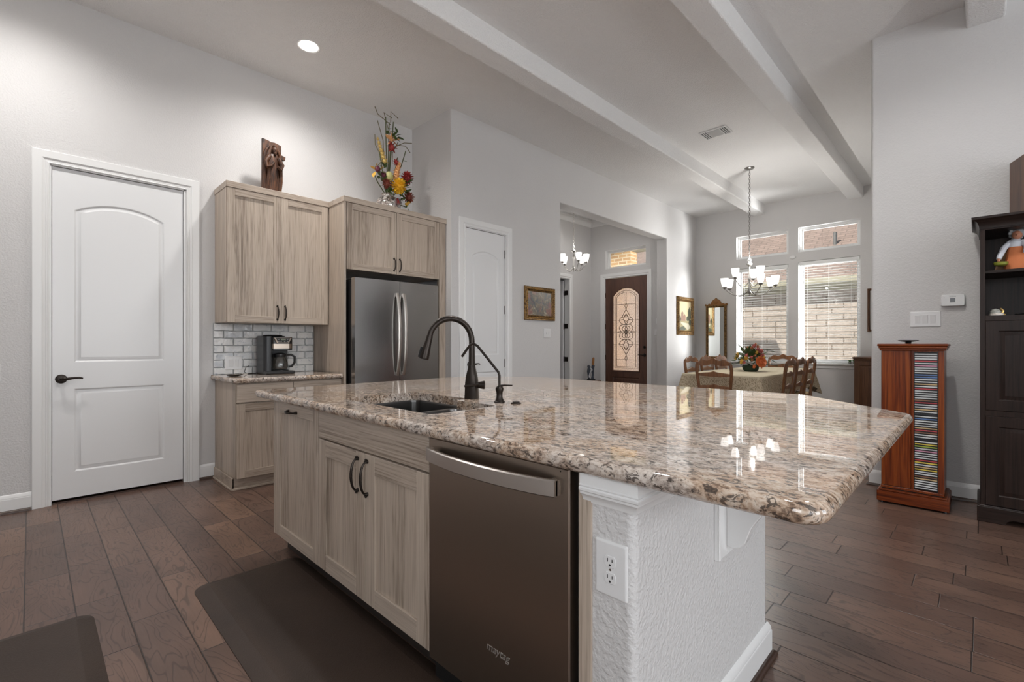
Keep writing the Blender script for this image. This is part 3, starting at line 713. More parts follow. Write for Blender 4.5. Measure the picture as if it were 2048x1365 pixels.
def slab(poly, z0, z1, edge=.019, seg=6, hole=None):
    """counter slab with a rounded-over edge; hole is a polygon cut with square sides"""
    m = MB(); bm = m.bm; prof = []
    for i in range(seg+1):
        a = -PI/2+PI*i/seg; prof.append((edge*(1-math.cos(a)), (z0+z1)/2+math.sin(a)*(z1-z0)/2))
    rings = []
    for d, z in prof: rings.append([m.v((x, y, z)) for x, y in (inset(poly, d) if d > 1e-6 else poly)])
    n_ = len(poly)
    for a, b in zip(rings, rings[1:]):
        for i in range(n_): m.face([a[i], a[(i+1) % n_], b[(i+1) % n_], b[i]])
    if hole:
        H = {}
        for z, rg in ((z0, rings[0]), (z1, rings[-1])):
            H[z] = [m.v((x, y, z)) for x, y in hole]; k = len(hole)
            es = [bm.edges.get((rg[i], rg[(i+1) % n_])) for i in range(n_)] + [bm.edges.new((H[z][i], H[z][(i+1) % k])) for i in range(k)]
            bmesh.ops.triangle_fill(bm, use_beauty=True, edges=es)
        for i in range(k): m.face([H[z0][i], H[z0][(i+1) % k], H[z1][(i+1) % k], H[z1][i]])
    else: m.face(rings[0][::-1]); m.face(rings[-1])
    return m
def rounded(pts, r=.02, n_=5):
    out = []
    for i, p in enumerate(pts):
        rr = r[i] if isinstance(r, (list, tuple)) else r
        p = Vector(p); a = Vector(pts[i-1])-p; b = Vector(pts[(i+1) % len(pts)])-p
        ang = a.angle(b); k = rr/math.tan(ang/2); a.normalize(); b.normalize()
        p0 = p+a*k; p1 = p+b*k
        c = p+(a+b).normalized()*(rr/math.sin(ang/2))
        a0 = math.atan2(p0.y-c.y, p0.x-c.x); a1 = math.atan2(p1.y-c.y, p1.x-c.x)
        while a1-a0 > PI: a1 -= 2*PI
        while a1-a0 < -PI: a1 += 2*PI
        out += [(c.x+rr*math.cos(a0+(a1-a0)*j/n_), c.y+rr*math.sin(a0+(a1-a0)*j/n_)) for j in range(n_+1)]
    return out
cp = rounded([(XA+.001, 1.985), (XA+.001, 1.095), (-4.09, 1.095), (-4.09, 1.985)], [.002, .002, .03, .002])
tag(build('countertop', slab(cp, ZC-.04, ZC, .016), GRAN), 'short granite countertop under the coffee maker beside the refrigerator', 'countertop')
def tilemat():
    t = NT('glazed_brick_tile'); oi = t.n('ShaderNodeNewGeometry').outputs['Random Per Island']
    v = t.coords(); n1 = t.noise(v, 14, 5, .6, .4)
    base = t.ramp(oi, [(0, (.50, .53, .57)), (.35, (.66, .67, .68)), (.7, (.76, .75, .73)), (1, (.60, .64, .69))])
    col = t.mix(t.ramp(n1, [(.42, 0), (.62, .7)]), base, (.82, .81, .79)); col = t.mix(t.ramp(t.noise(v, 30, 4, .7), [(.30, .8), (.42, 0)]), col, (.36, .40, .45))
    t.set(Base_Color=col, Roughness=.16); t.b.inputs['Coat Weight'].default_value = .6; t.bump(t.noise(v, 28, 3), .004, .8); return t.m
TILE = tilemat()
bs = thing('backsplash', 'grey and white glazed brick tile backsplash behind the coffee maker', 'backsplash', (XA, 1.55, ZC))
m = MB(); m.box(XA+.0005, XA+.006, 1.112, 1.986, ZC, 1.342); build('grout', m, plain('grout', (.36, .37, .37), .9), bs)
m = MB(); rw = .0645; bl = .157; r_ = R
for j in range(7):
    z0 = ZC+.002+j*rw; y = 1.113-(bl/2 if j % 2 else 0)+.0
    while y < 1.985:
        a, b = max(y, 1.113)+.0042, min(y+bl, 1.985)-.0042; y += bl
        if b-a < .02: continue
        q = lambda: r_.uniform(-.0026, .0026); z1 = min(z0+rw-.0075, 1.339)
        n_ = 5; poly = [(a+(b-a)*i/n_, z0+q()) for i in range(n_+1)] + [(b+q(), (z0+z1)/2)] + [(b-(b-a)*i/n_, z1+q()) for i in range(n_+1)] + [(a+q(), (z0+z1)/2)]
        m.prism(poly, FX(XA), .005, .0135+q(), .003)
build('tile', m, TILE, bs)

# ------------------------------------------------------------------ island
YI = .963
isl = thing('kitchen_island', 'grey wood kitchen island base with white plastered end wall under the large granite top', 'island', (-1.7, 1.45, 0))
m = MB(); m.box(-2.83, -2.809, YI-.0, 1.93, 0.10, ZC-.0425, .001); m.box(-2.83, -2.809, YI+.075, 1.93, 0, .1); build('end_panel', m, GV, isl)
m = MB(); m.box(-2.809, -1.345, YI+.021, 1.90, .10, .60); m.box(-2.809, -1.345, YI+.08, 1.90, 0, .10)
m.box(-2.809, -2.31, YI+.021, 1.90, .60, ZC-.0425); m.box(-2.31, -1.345, YI+.021, YI+.06, .60, ZC-.0425); m.box(-2.31, -1.345, 1.62, 1.90, .60, ZC-.0425); build('carcass', m, GV, isl)
m = MB(); m.box(-2.809, -1.345, YI+.068, YI+.08, 0, .10); build('toe_kick', m, plain('dark_toe_kick', (.03, .022, .018), .6), isl)
MI = FY(YI)
d = shaker(MI, -2.808, -2.243, .10, ZC-.042, isl, GV, GX, 'waste_pullout', .062)
m = MB()
pull(MI, -2.555, .805, d, .12, False)
m = MB(); m.prism(rect(-2.239, -1.348, .719, ZC-.045), MI, -.02, 0, .0015); build('false_front', m, GX, isl)
for a, b, hu in ((-2.241, -1.793, -1.851), (-1.793, -1.346, -1.771)):
    d = shaker(MI, a, b, .10, .713, isl, GV, GX, fr=.075); pull(MI, hu, .616, d, .15)
m = MB(); m.box(-.7145, -.676, YI+.002, 1.5, 0, ZC-.0425, .001); build('filler_panel', m, GV, isl)
m = MB(); m.box(-.676, -.561, YI+.008, 1.93, 0, ZC-.0425); m.box(-2.83, -.676, 1.902, 1.93, 0, ZC-.0425)
round_edges(m, lambda a, b: near(a.x, -.561) and near(b.x, -.561) and near(a.y, b.y), .022, 6)
build('end_wall', m, KNOCK, isl)
# white cap moulding round the end wall
CP = [(0, -.075), (.005, -.075), (.007, -.066), (.012, -.058), (.019, -.052), (.020, -.046), (.024, -.043), (.025, -.037), (.021, -.034), (.024, -.030), (.021, -.027), (.021, 0), (0, 0)]
m = MB(); zt = ZC-.0425
m.sweep(CP, [((-.700, YI+.008, zt), (0, -1, 0)), ((-.561, YI+.008, zt), (1, -1, 0)), ((-.561, 1.93, zt), (1, 1, 0)), ((-2.83, 1.93, zt), (0, 1, 0))])
build('cap_moulding', m, TRIM, isl)
m = MB(); m.sweep(BP, [((-.674, YI+.008, 0), (0, -1, 0)), ((-.561, YI+.008, 0), (1, -1, 0)), ((-.561, 1.93, 0), (1, 1, 0)), ((-2.83, 1.93, 0), (0, 1, 0))]); build('baseboard', m, TRIM, isl)
m = MB(); m.sweep(SP, [((-.674, YI+.008, 0), (0, -1, 0)), ((-.561, YI+.008, 0), (1, -1, 0)), ((-.561, 1.93, 0), (1, 1, 0)), ((-2.83, 1.93, 0), (0, 1, 0))]); build('shoe_moulding', m, SHOE, isl)
# corbel
m = MB(); m.box(-.561, -.548, 1.432, 1.60, .515, zt, .002)
for yy in (1.437, 1.595): m.box(-.549, -.543, yy-.006, yy+.006, .517, zt, .0025)
prof = [(-.548, .545), (-.530, .540), (-.510, .548), (-.495, .565), (-.487, .59), (-.478, .615), (-.466, .635), (-.448, .662), (-.428, .69), (-.40, .715), (-.36, .738), (-.325, .755), (-.30, .775), (-.30, zt), (-.548, zt)]
m.prism(prof, lambda u, v, w_: Vector((u, 1.538-w_, v)), 0, .042, .002)
m.prism([(-.548, .545), (-.548, .522), (-.530, .540)], lambda u, v, w_: Vector((u, 1.532-w_, v)), 0, .03)
build('corbel', m, TRIM, isl)
# countertop with the sink cut-out
sinkpoly = rounded([(-2.25, 1.085), (-1.505, 1.085), (-1.505, 1.44), (-1.80, 1.44), (-1.80, 1.52), (-2.25, 1.52)], [.03, .03, .03, .02, .03, .05], 4)
top = rounded([(-3.05, .925), (-.178, .925), (-.178, 2.42), (-.66, 2.92), (-2.62, 2.92), (-3.05, 2.47)], [.03, .055, .045, .05, .05, .05], 6)
tag(build('countertop', slab(top, ZC-.042, ZC, .021, 8, sinkpoly), GRAN), 'large polished granite island countertop with clipped rear corners', 'countertop')
# sink
sk = thing('sink', 'undermount steel double-bowl sink set in the island countertop', 'sink', (-1.88, 1.3, ZC-.27))
zr = ZC-.0425
def bowl(poly, z0, z1, name, t=.0):
    m = MB(); P = inset(poly, -.012)
    rings = [[Vector((x, y, z1)) for x, y in P], [Vector((x, y, z1)) for x, y in poly], [Vector((x, y, z1-.012)) for x, y in inset(poly, .003)], [Vector((x, y, z0+.03)) for x, y in inset(poly, .006)], [Vector((x, y, z0+.006)) for x, y in inset(poly, .016)], [Vector((x, y, z0)) for x, y in inset(poly, .035)]]
    m.rings(rings, True, False); vs = list(m.bm.verts)[-len(poly):]; m.face(vs)
    c = Vector((sum(p[0] for p in poly)/len(poly), sum(p[1] for p in poly)/len(poly), z0))
    m.lathe(c, [(.045, .0005), (.045, .003), (.035, .004), (.03, .001), (.004, .001)], 20)
    o = build(name, m, SINKM, sk, ang=50)
    s = o.modifiers.new('thickness', 'SOLIDIFY'); s.thickness = .0015; s.offset = 1
lb = rounded([(-2.26, 1.075), (-1.822, 1.075), (-1.822, 1.52), (-2.26, 1.53)], .045, 5)
rb = rounded([(-1.80, 1.075), (-1.495, 1.075), (-1.495, 1.445), (-1.80, 1.445)], .045, 5)
bowl(lb, ZC-.25, zr, 'large_bowl'); bowl(rb, ZC-.22, zr, 'small_bowl')
m = MB(); m.box(-1.823, -1.799, 1.08, 1.50, zr-.035, zr-.002, .006); build('divider', m, SINKM, sk)
# faucet
fc = thing('faucet', 'tall oil-rubbed bronze gooseneck pull-down faucet behind the sink', 'faucet', (-1.795, 1.541, ZC))
dx, dy = -.5, -.866
def F(t_, z): return Vector((-1.795+dx*t_, 1.541+dy*t_, ZC+z))
m = MB(); rings = []
for z, a, rd in ((0, .0335, .30), (.004, .034, .3), (.02, .033, .3), (.08, .031, .32), (.115, .027, .4), (.145, .021, .6), (.165, .0175, .95)):
    ring = []
    for k_ in range(24):
        an = 2*PI*k_/24; c_, s_ = math.cos(an), math.sin(an); q = max(abs(c_), abs(s_)); rr = a*((1-rd)*(1/q)*.9+rd)
        u, v = rr*c_, rr*s_; ring.append(F(0, z)+Vector((u*.866-v*.5*1, u*.5*-1*-1+v*.866, 0)))
    rings.append(ring)
m.rings(rings); build('body', m, BRONZE, fc, ang=40)
m = MB(); P = [F(0, .16), F(0, .22), F(0, .285)]
for i in range(1, 17):
    a = PI*i/16*.94; P.append(F(.105*(1-math.cos(a)), .285+.112*math.sin(a)))
m.tube(P, [.0165, .0155, .0145]+[.0145]*16, 16); build('spout', m, BRONZE, fc)
e = P[-1]; dd = (P[-1]-P[-2]).normalized(); dd = (dd*.6+Vector((0, 0, -1))*.5+Vector((dx, dy, 0))*.12).normalized()
m = MB(); m.tube([e-dd*.004, e, e+dd*.004, e+dd*.03, e+dd*.085, e+dd*.107, e+dd*.112], [.0155, .0168, .0158, .0175, .0235, .025, .022], 16)
sp = build('spray_head', m, BRONZE, fc)
m = MB(); o_ = Vector((dx, dy, 0)); c_ = e+dd*.075+o_*.024; m.tube([c_-dd*.024, c_+dd*.026], [.008, .009], 6); build('spray_button', m, BLACK, sp)
m = MB(); rt = Vector((.713, .70, 0)); c0 = F(0, .067)
m.tube([c0+rt*.005, c0+rt*.03, c0+rt*.062, c0+rt*.066], [.013, .015, .0215, .018], 16)
m.tube([c0+rt*.04+Vector((0, 0, .004)), c0+rt*.02+Vector((.02, -.045, .002)), c0-rt*.01+Vector((.03, -.06, 0))], [.009, .006, .005], 8); build('lever', m, BRONZE, fc)
# filtered water tap
wt = thing('water_dispenser_tap', 'small bronze water tap with bent spout right of the tall faucet', 'tap', (-1.588, 1.533, ZC))
def Wp(a, z): return Vector((-1.588-.74*a*.9, 1.533-.67*a*.75, ZC+z))
m = MB(); m.lathe((-1.588, 1.533, ZC), [(.026, 0), (.026, .004), (.021, .007), (.0155, .02), (.014, .035), (.016, .05), (.019, .056), (.0185, .068), (.012, .074), (.006, .076)], 20); build('body', m, BRONZE, wt)
m = MB(); m.tube([Wp(0, .072), Wp(0, .125), Wp(.006, .14), Wp(.035, .17), (Wp(.10, .237)), Wp(.125, .262), Wp(.145, .272), Wp(.165, .268), Wp(.185, .248), Wp(.215, .212)], .0062, 10); build('spout', m, BRONZE, wt)
m = MB(); m.tube([Vector((-1.588, 1.533, ZC+.076)), Vector((-1.57, 1.551, ZC+.079)), Vector((-1.545, 1.575, ZC+.078))], [.006, .004, .003], 8); build('lever', m, BRONZE, wt)
m = MB(); m.lathe((-1.499, 1.552, ZC), [(.024, 0), (.024, .004), (.016, .006), (.015, .009), (.004, .010)], 24); tag(build('air_switch_button', m, BRONZE), 'low round bronze button on the island countertop right of the small tap', 'button')
# dishwasher
dw = thing('dishwasher', 'dark brushed steel dishwasher with bowed bar handle in the island', 'dishwasher', (-1.03, 1.2, 0))
m = MB(); m.box(-1.335, -.722, YI+.03, 1.52, .02, ZC-.05, .003); build('body', m, BLACK, dw)
m = MB(); m.prism(rect(-1.340, -.737, .09, ZC-.045), MI, -.03, .006, .004); dr = build('door', m, STEELD, dw)
m = MB(); m.box(-1.337, -.74, YI+.02, YI+.05, .0, .088); build('toe_panel', m, BLACK, dw)
m = MB(); rings = []
for i in range(25):
    s_ = -1+2*i/24; u = -1.048+s_*.279; w_ = .02+.036*(1-s_*s_)**.8; zc = .792
    tx = Vector((1, 0)); rings.append([MI(u, zc+a, w_+b) for a, b in ((-.0225, -.006), (-.0225, .003), (-.019, .007), (.019, .007), (.0225, .003), (.0225, -.006))])
m.rings(rings)
for s_ in (-1, 1): m.prism(rect(-1.048+s_*.268-.011, -1.048+s_*.268+.011, .772, .812), MI, .004, .022, .002)
build('handle', m, STEELH, dr, ang=30)
LOGO = plain('logo_silver', (.65, .62, .6), .3, .8)
text('door_lettering', 'maytag', .034, LOGO, dw, (-1.0, YI-.0065, .262), (PI/2, 0, 0), shear=.25)
m = MB(); m.lathe((-.765, YI-.0058, .835), [(.002, 0), (.002, -.001)], 10, 'Y'); build('indicator', m, BLACK, dw)
# outlet on the end wall
WP = plain('white_plate', (.74, .74, .74), .3)
def rrect(u, v, a, b, r): return rounded([(u-a, v-b), (u+a, v-b), (u+a, v+b), (u-a, v+b)], r, 4)
def plate(M, u, v, a, b, parent):
    m = MB(); m.rings([[M(x, y, w_) for x, y in rrect(u, v, a-d_, b-d_, .004)] for w_, d_ in ((0, 0), (.003, 0), (.006, .003), (.0065, .006))]); return build('cover_plate', m, WP, parent)
def outlet(M, u, v, loc, label, a=.041, b=.062):
    t_ = thing('electrical_outlet', label, 'outlet', loc); plate(M, u, v, a, b, t_)
    for s_ in (1, -1):
        c = v+s_*.0195; m = MB(); poly = [(u+.0165*math.cos(q), c+max(-.0135, min(.0135, .0175*math.sin(q)))) for q in [2*PI*i/28 for i in range(28)]]
        m.prism(poly, M, .004, .0085, .001); rc = build('receptacle', m, WP, t_)
        m = MB()
        for du, hh in ((-.0063, .0042), (.0063, .0035)): m.prism(rect(u+du-.0010, u+du+.0010, c+.0035-hh, c+.0035+hh), M, .008, .0088)
        m.prism([(u+.0026*math.cos(2*PI*i/10), c-.0078+.0026*math.sin(2*PI*i/10)) for i in range(10)], M, .008, .0088); build('slots', m, DARKV, rc)
    m = MB(); m.prism([(u+.0028*math.cos(2*PI*i/10), v+.0028*math.sin(2*PI*i/10)) for i in range(10)], M, .006, .0072); build('screw', m, NICKEL, t_)
    return t_
outlet(FY(YI+.008), -.621, .627, (-.621, YI, .56), 'white duplex outlet on the textured end wall of the island', .044, .066)
def switch(M, u, v, n_, loc, label, kind='rocker', cat='switch', name='light_switch', p=.0455, b=.06):
    a = .023+p*.5*n_ if n_ > 1 else .036
    t_ = thing(name, label, cat, loc); plate(M, u, v, a, b, t_)
    for i in range(n_):
        c = u+(i-(n_-1)/2)*p; m = MB()
        if kind == 'rocker':
            m.prism(rect(c-.017, c+.017, v-.034, v+.034), M, .004, .0075, .0008)
            f = lambda x, y, w_: M(x, y, w_+.003*(y-v)/.03); m.prism(rect(c-.0145, c+.0145, v-.031, v+.031), f, .006, .0105, .001)
        else: m.prism(rect(c-.005, c+.005, v-.010, v+.012), M, .004, .014, .002); m.prism(rect(c-.006, c+.006, v-.014, v+.014), M, .004, .008, .001)
        build('rocker' if kind == 'rocker' else 'toggle', m, WP, t_)
    return t_
switch(FX(XA+.0135), 1.27, .99, 2, (XA, 1.27, .93), 'white two-gang switch on the tile backsplash left of the coffee maker')
switch(FX(XC), 4.722, 1.295, 2, (XC, 4.72, 1.24), 'white two-gang toggle switch below the small framed painting in the hall', 'toggle')
switch(FY(YE), -.288, 1.352, 3, (-.288, YE, 1.29), 'white three-gang rocker switch above the disc tower')
switch(FY(YF), -4.25, 1.37, 1, (-4.25, YF, 1.31), 'white single switch right of the entry door', 'toggle')
m = MB(); m.prism(rrect(-4.225, 1.58, .022, .055, .008), FY(YF), 0, .025, .003); tag(build('door_chime', m, WP), 'small narrow white keypad on the wall above the switch by the entry door', 'keypad')
switch(FX(XA), -.178, .965, 1, (XA, -.178, .905), 'white switch at the left edge of the picture by the panelled door', 'toggle')
# thermostat
th = thing('thermostat', 'white thermostat with grey display on the right wall', 'thermostat', (-.131, YE, 1.43)); MT = FY(YE)
m = MB(); m.rings([[MT(x, y, w_) for x, y in rrect(-.131, 1.487, .067-d_, .044-d_, .012-d_*.4)] for w_, d_ in ((0, .003), (.004, .001), (.02, 0), (.026, .003), (.028, .008))]); build('body', m, WP, th)
m = MB(); m.prism(rect(-.146, -.117, 1.472, 1.503), MT, .0275, .0285); build('display', m, plain('lcd_grey', (.16, .17, .18), .3), th)
text('body_lettering', 'Honeywell', .0085, plain('grey_ink', (.2, .2, .22), .5), th, (-.131, YE-.0284, 1.514), (PI/2, 0, 0), .0001)
m = MB(); m.prism([(-.178+.002*math.cos(i), 1.508+.002*math.sin(i)) for i in range(6)], MT, .0275, .0284); build('sensor', m, plain('grey_ink', (.2, .2, .22), .5), th)
# floor mats
RUB = NT('brown_rubber_mat'); v = RUB.coords(); RUB.set(Base_Color=RUB.ramp(RUB.noise(v, 3, 4), [(.3, (.032, .020, .0145)), (.7, (.044, .028, .020))]), Roughness=.5, IOR=1.35); RUB.bump(RUB.noise(v, 220, 3), .0008); RUB = RUB.m
def floormat(x0, x1, y0, y1, label):
    m = MB(); P = rounded([(x0, y0), (x1, y0), (x1, y1), (x0, y1)], .068, 6)
    m.rings([[Vector((x, y, z)) for x, y in (inset(P, d) if d else P)] for d, z in ((0, 0), (0, .003), (.01, .006), (.055, .019), (.06, .02))])
    tag(build('floor_mat', m, RUB, ang=25), label, 'mat')
floormat(-2.655, -.95, .535, 1.025, 'large brown anti-fatigue mat on the floor along the island front')
floormat(-3.9, -2.12, -.72, .20, 'smaller brown anti-fatigue mat at the lower left corner of the floor') if False else floormat(-2.73, -1.2, -.34, .19, 'smaller brown anti-fatigue mat at the lower left corner of the floor')
# ------------------------------------------------------------------ ceiling fittings
LENS = emit('lamp_lens', (1, .93, .84), 14)
can = thing('recessed_light', 'round recessed ceiling downlight above the kitchen aisle, lit', 'ceiling light', (-4.02, 1.645, CE))
def cangeo(x, y, t_):
    m = MB(); m.lathe((x, y, CE), [(.095, 0), (.095, -.004), (.088, -.007), (.076, -.004), (.074, .0), (.074, -.001)], 36); build('trim_ring', m, TRIM, t_)
    m = MB(); m.lathe((x, y, CE), [(.073, -.001), (.072, -.0035), (.001, -.004)], 36); build('lens', m, LENS, t_)
cangeo(-4.02, 1.645, can)
def canlamp(x, y, e): lamp('recessed_lamp', 'SPOT', (x, y, CE-.02), (0, 0, 0), e, (1, .975, .95), spot_size=2.7, spot_blend=1, shadow_soft_size=.07)
canlamp(-4.02, 1.645, 54)
for x, y, e in ((-4.02, -.1, 52), (-1.9, 1.9, 45), (-.9, 1.9, 30), (-.35, 3.45, 52), (-4.9, 7.0, 16), (.1, -.3, 95)):  # unseen downlights added as fill, one almost above the camera
    c_ = dup(can); c_.location = (x, y, CE); c_['label'] = 'recessed ceiling downlight out of the picture'; c_['group'] = 'recessed lights out of the picture'; canlamp(x, y, e)
vent = thing('ceiling_vent', 'white rectangular ceiling air vent between the two long beams', 'vent', (-2.215, 5.70, CE))
m = MB(); m.box(-2.37, -2.06, 5.585, 5.83, CE-.012, CE, .004); build('frame', m, TRIM, vent)
m = MB()
for s_ in (-1, 1):
    for k_ in range(3): x = -2.215+s_*(.085+k_*.023); m.box(x-.005, x+.005, 5.61, 5.805, CE-.0135, CE-.0115)
build('slot', m, DARKV, vent)
m = MB(); m.box(-2.285, -2.145, 5.615, 5.80, CE-.014, CE-.011); build('centre_plate', m, plain('vent_grey', (.42, .42, .42), .5), vent)
m = MB()
for s_ in (-1, 1):
    for k_ in range(4): x = -2.215+s_*(.0735+k_*.023); m.box(x-.003, x+.003, 5.61, 5.805, CE-.018, CE-.011, .001)
build('louver', m, TRIM, vent)
# chandeliers
SHADE = emit('frosted_glass_shade', (1, .97, .93), .62, (.85, .85, .83), .25)
PEWTER = plain('pewter_metal', (.30, .29, .275), .3, .9)
def chandelier(name_loc, label, zc, arms, col=PEWTER, hub=(.0, .46), chain_r=.012):
    x, y = name_loc; t_ = thing('chandelier', label, 'chandelier', (x, y, zc))
    ztop = zc+hub[1]
    m = MB(); m.lathe((x, y, CE), [(.065, 0), (.065, -.008), (.05, -.022), (.02, -.03), (.006, -.034)], 24); build('canopy', m, col, t_)
    m = MB(); z = CE-.034; k_ = 0
    while z > ztop+.035:
        ln = .042; P = [];
        for i in range(13):
            a = 2*PI*i/12; u, v = .0105*math.cos(a), ln*.5*math.sin(a)
            P.append((x+(u if k_ % 2 else 0), y+(0 if k_ % 2 else u), z-ln/2+v))
        m.tube(P, .0028, 6, False); z -= ln*.8; k_ += 1
    m.tube([(x+.004, y, CE-.03), (x+.006, y, (CE+ztop)/2), (x+.004, y, ztop)], .002, 6)
    build('chain', m, col, t_)
    m = MB(); P = [(x+.022*math.cos(2*PI*i/14), y, ztop+.022+.022*math.sin(2*PI*i/14)) for i in range(15)]; m.tube(P, .004, 6, False)
    m.lathe((x, y, zc), [(.003, -.035), (.010, -.02), (.005, -.005), (.016, .015), (.024, .05), (.012, .10), (.010, .17), (.018, .20), (.022, .22), (.012, .25), (.009, hub[1]-.1), (.012, hub[1]-.07), (.038, hub[1]-.045), (.040, hub[1]-.03), (.012, hub[1]-.005), (.004, hub[1])], 20)
    build('stem', m, col, t_)
    for (deg, rad, zb, zo) in arms:
        a = math.radians(deg); ux, uy = math.cos(a), math.sin(a)
        f = lambda r_, z_: Vector((x+ux*r_, y+uy*r_, z_))
        P = []
        for i in range(15):
            s_ = i/14; r_ = .015+(rad-.015)*(s_**.9); z_ = zo+(zb-zo)*s_ - .085*math.sin(PI*s_**.8)*(1)
            P.append(f(r_, z_))
        P.append(f(rad, zb+.015))
        m = MB(); m.tube(P, .0055, 8); m.lathe(f(rad, zb), [(.005, .0), (.026, .012), (.030, .024), (.024, .034), (.010, .04)], 16); arm = build('arm', m, col, t_)
        m = MB(); m.lathe(f(rad, zb), [(.026, .028), (.034, .045), (.046, .09), (.053, .13), (.055, .155), (.052, .155), (.050, .13), (.043, .09), (.030, .045), (.02, .034)], 24); build('lamp_shade', m, SHADE, arm, ang=60)
    return t_
base = 44.5
chandelier((-2.322, 7.205), 'large two-tier pewter chandelier with frosted glass shades above the dining table', 1.87, [(base+d, .325, 1.955, 1.92) for d in (-92, -34, 8, 118, 154)] + [(base+d, .19, 2.085, 2.04) for d in (-70, 48, 168)])
chandelier((-4.95, 6.55), 'smaller nickel chandelier with frosted glass shades in the foyer', 2.43, [(base+d, .215, 2.53, 2.47) for d in (-75, -15, 42, 130, 200)], NICKEL, (0, .36))

lamp('chandelier_bulbs', 'POINT', (-2.26, 7.15, 2.32), (0, 0, 0), 20, (1, .97, .93), shadow_soft_size=.02)
lamp('chandelier_bulbs', 'POINT', (-4.90, 6.50, 2.85), (0, 0, 0), 2, (1, .97, .93), shadow_soft_size=.02)

# ------------------------------------------------------------------ dining room
tb = thing('dining_table', 'long dining table hidden under a draped lace tablecloth', 'table', (-2.31, 7.35, 0))
m = MB(); m.box(-2.775, -1.845, 6.06, 8.64, .725, .76, .006); m.box(-2.70, -1.92, 6.14, 8.56, .64, .725); build('tabletop', m, OAKC, tb)
for x in (-2.66, -1.96):
    for y in (6.2, 8.5):
        m = MB(); m.tube([(x, y, 0), (x, y, .04), (x, y, .3), (x, y, .55), (x, y, .72)], [.022, .028, .024, .038, .045], 12); build('leg', m, OAKC, tb)
t = NT('lace_tablecloth'); v = t.coords(); s_ = t.n('ShaderNodeSeparateXYZ', ins={0: v})
base_c = (.60, .53, .38)
wv = t.n('ShaderNodeTexVoronoi', feature='DISTANCE_TO_EDGE', ins={'Vector': v, 'Scale': 26}).outputs['Distance']
flo = t.n('ShaderNodeTexVoronoi', feature='F1', ins={'Vector': v, 'Scale': 9}).outputs['Distance']
lace = t.math('MULTIPLY', t.ramp(wv, [(.02, 1), (.08, 0)]), 1.0); lace = t.math('MAXIMUM', lace, t.ramp(t.math('FRACT', t.math('MULTIPLY', flo, 7)), [(.45, 0), (.6, .8)]))
below = t.n('ShaderNodeMapRange', ins={0: s_.outputs[2], 1: .33, 2: .37, 3: 1.0, 4: 0.0}).outputs[0]
t.set(Base_Color=t.mix(t.math('MULTIPLY', below, .75), base_c, t.mix(lace, (.22, .15, .09), (.60, .50, .36))), Roughness=.85); CLOTH = t.m
m = MB(); R2 = random.Random(3); P0 = rounded([(-2.785, 6.045), (-1.835, 6.045), (-1.835, 8.655), (-2.785, 8.655)], .03, 3)
fine = []
for i, p in enumerate(P0):
    q = P0[(i+1) % len(P0)]; L_ = math.dist(p, q); n_ = max(1, int(L_/.035))
    for k_ in range(n_): fine.append((p[0]+(q[0]-p[0])*k_/n_, p[1]+(q[1]-p[1])*k_/n_))
N_ = len(fine); rings = []
corners = [(-2.785, 6.045), (-1.835, 6.045), (-1.835, 8.655), (-2.785, 8.655)]
per = 0; S_ = [0]
for i in range(N_): per += math.dist(fine[i], fine[(i+1) % N_]); S_.append(per)
for (d, z) in ((-.03, .768), (0, .7675), (.006, .763), (.010, .75), (.014, .70), (.02, .64), (.024, .57), (.028, .515)):
    out_ = inset(fine, -d) if abs(d) > 1e-6 else fine; ring = []
    for i, (x, y) in enumerate(out_):
        cdist = min(math.dist(fine[i], c) for c in corners); cn = math.exp(-(cdist/.13)**2)
        dr = (.7675-z)/.3; a = .5+.5*math.sin(S_[i]*2*PI/.17+1.5*math.sin(S_[i]*2.3))
        k_ = max(dr, 0)*(.035*a+.10*cn*(.6+.4*math.sin(cdist*55)))
        cx, cy = -2.31, min(max(y, 6.5), 8.2); v_ = Vector((x-cx, y-cy)); v_ = v_.normalized() if v_.length else v_
        if abs(x-cx) > .47 and cdist > .12: v_ = Vector((math.copysign(1, x-cx), 0))
        elif cdist > .12: v_ = Vector((0, math.copysign(1, y-7.35)))
        ring.append(Vector((x+v_.x*k_, y+v_.y*k_, z-max(dr, 0)*(.16*cn+.015*a))))
    rings.append(ring)
m.rings(rings, True, False); m.face([m.bm.verts[:][i] for i in range(0)]) if False else None
m.bm.verts.ensure_lookup_table(); m.face([m.bm.verts[i] for i in range(N_)])
tag(build('tablecloth', m, CLOTH, loc=(-2.31, 7.35, .40), ang=60), 'cream lace tablecloth draped over the dining table', 'tablecloth')
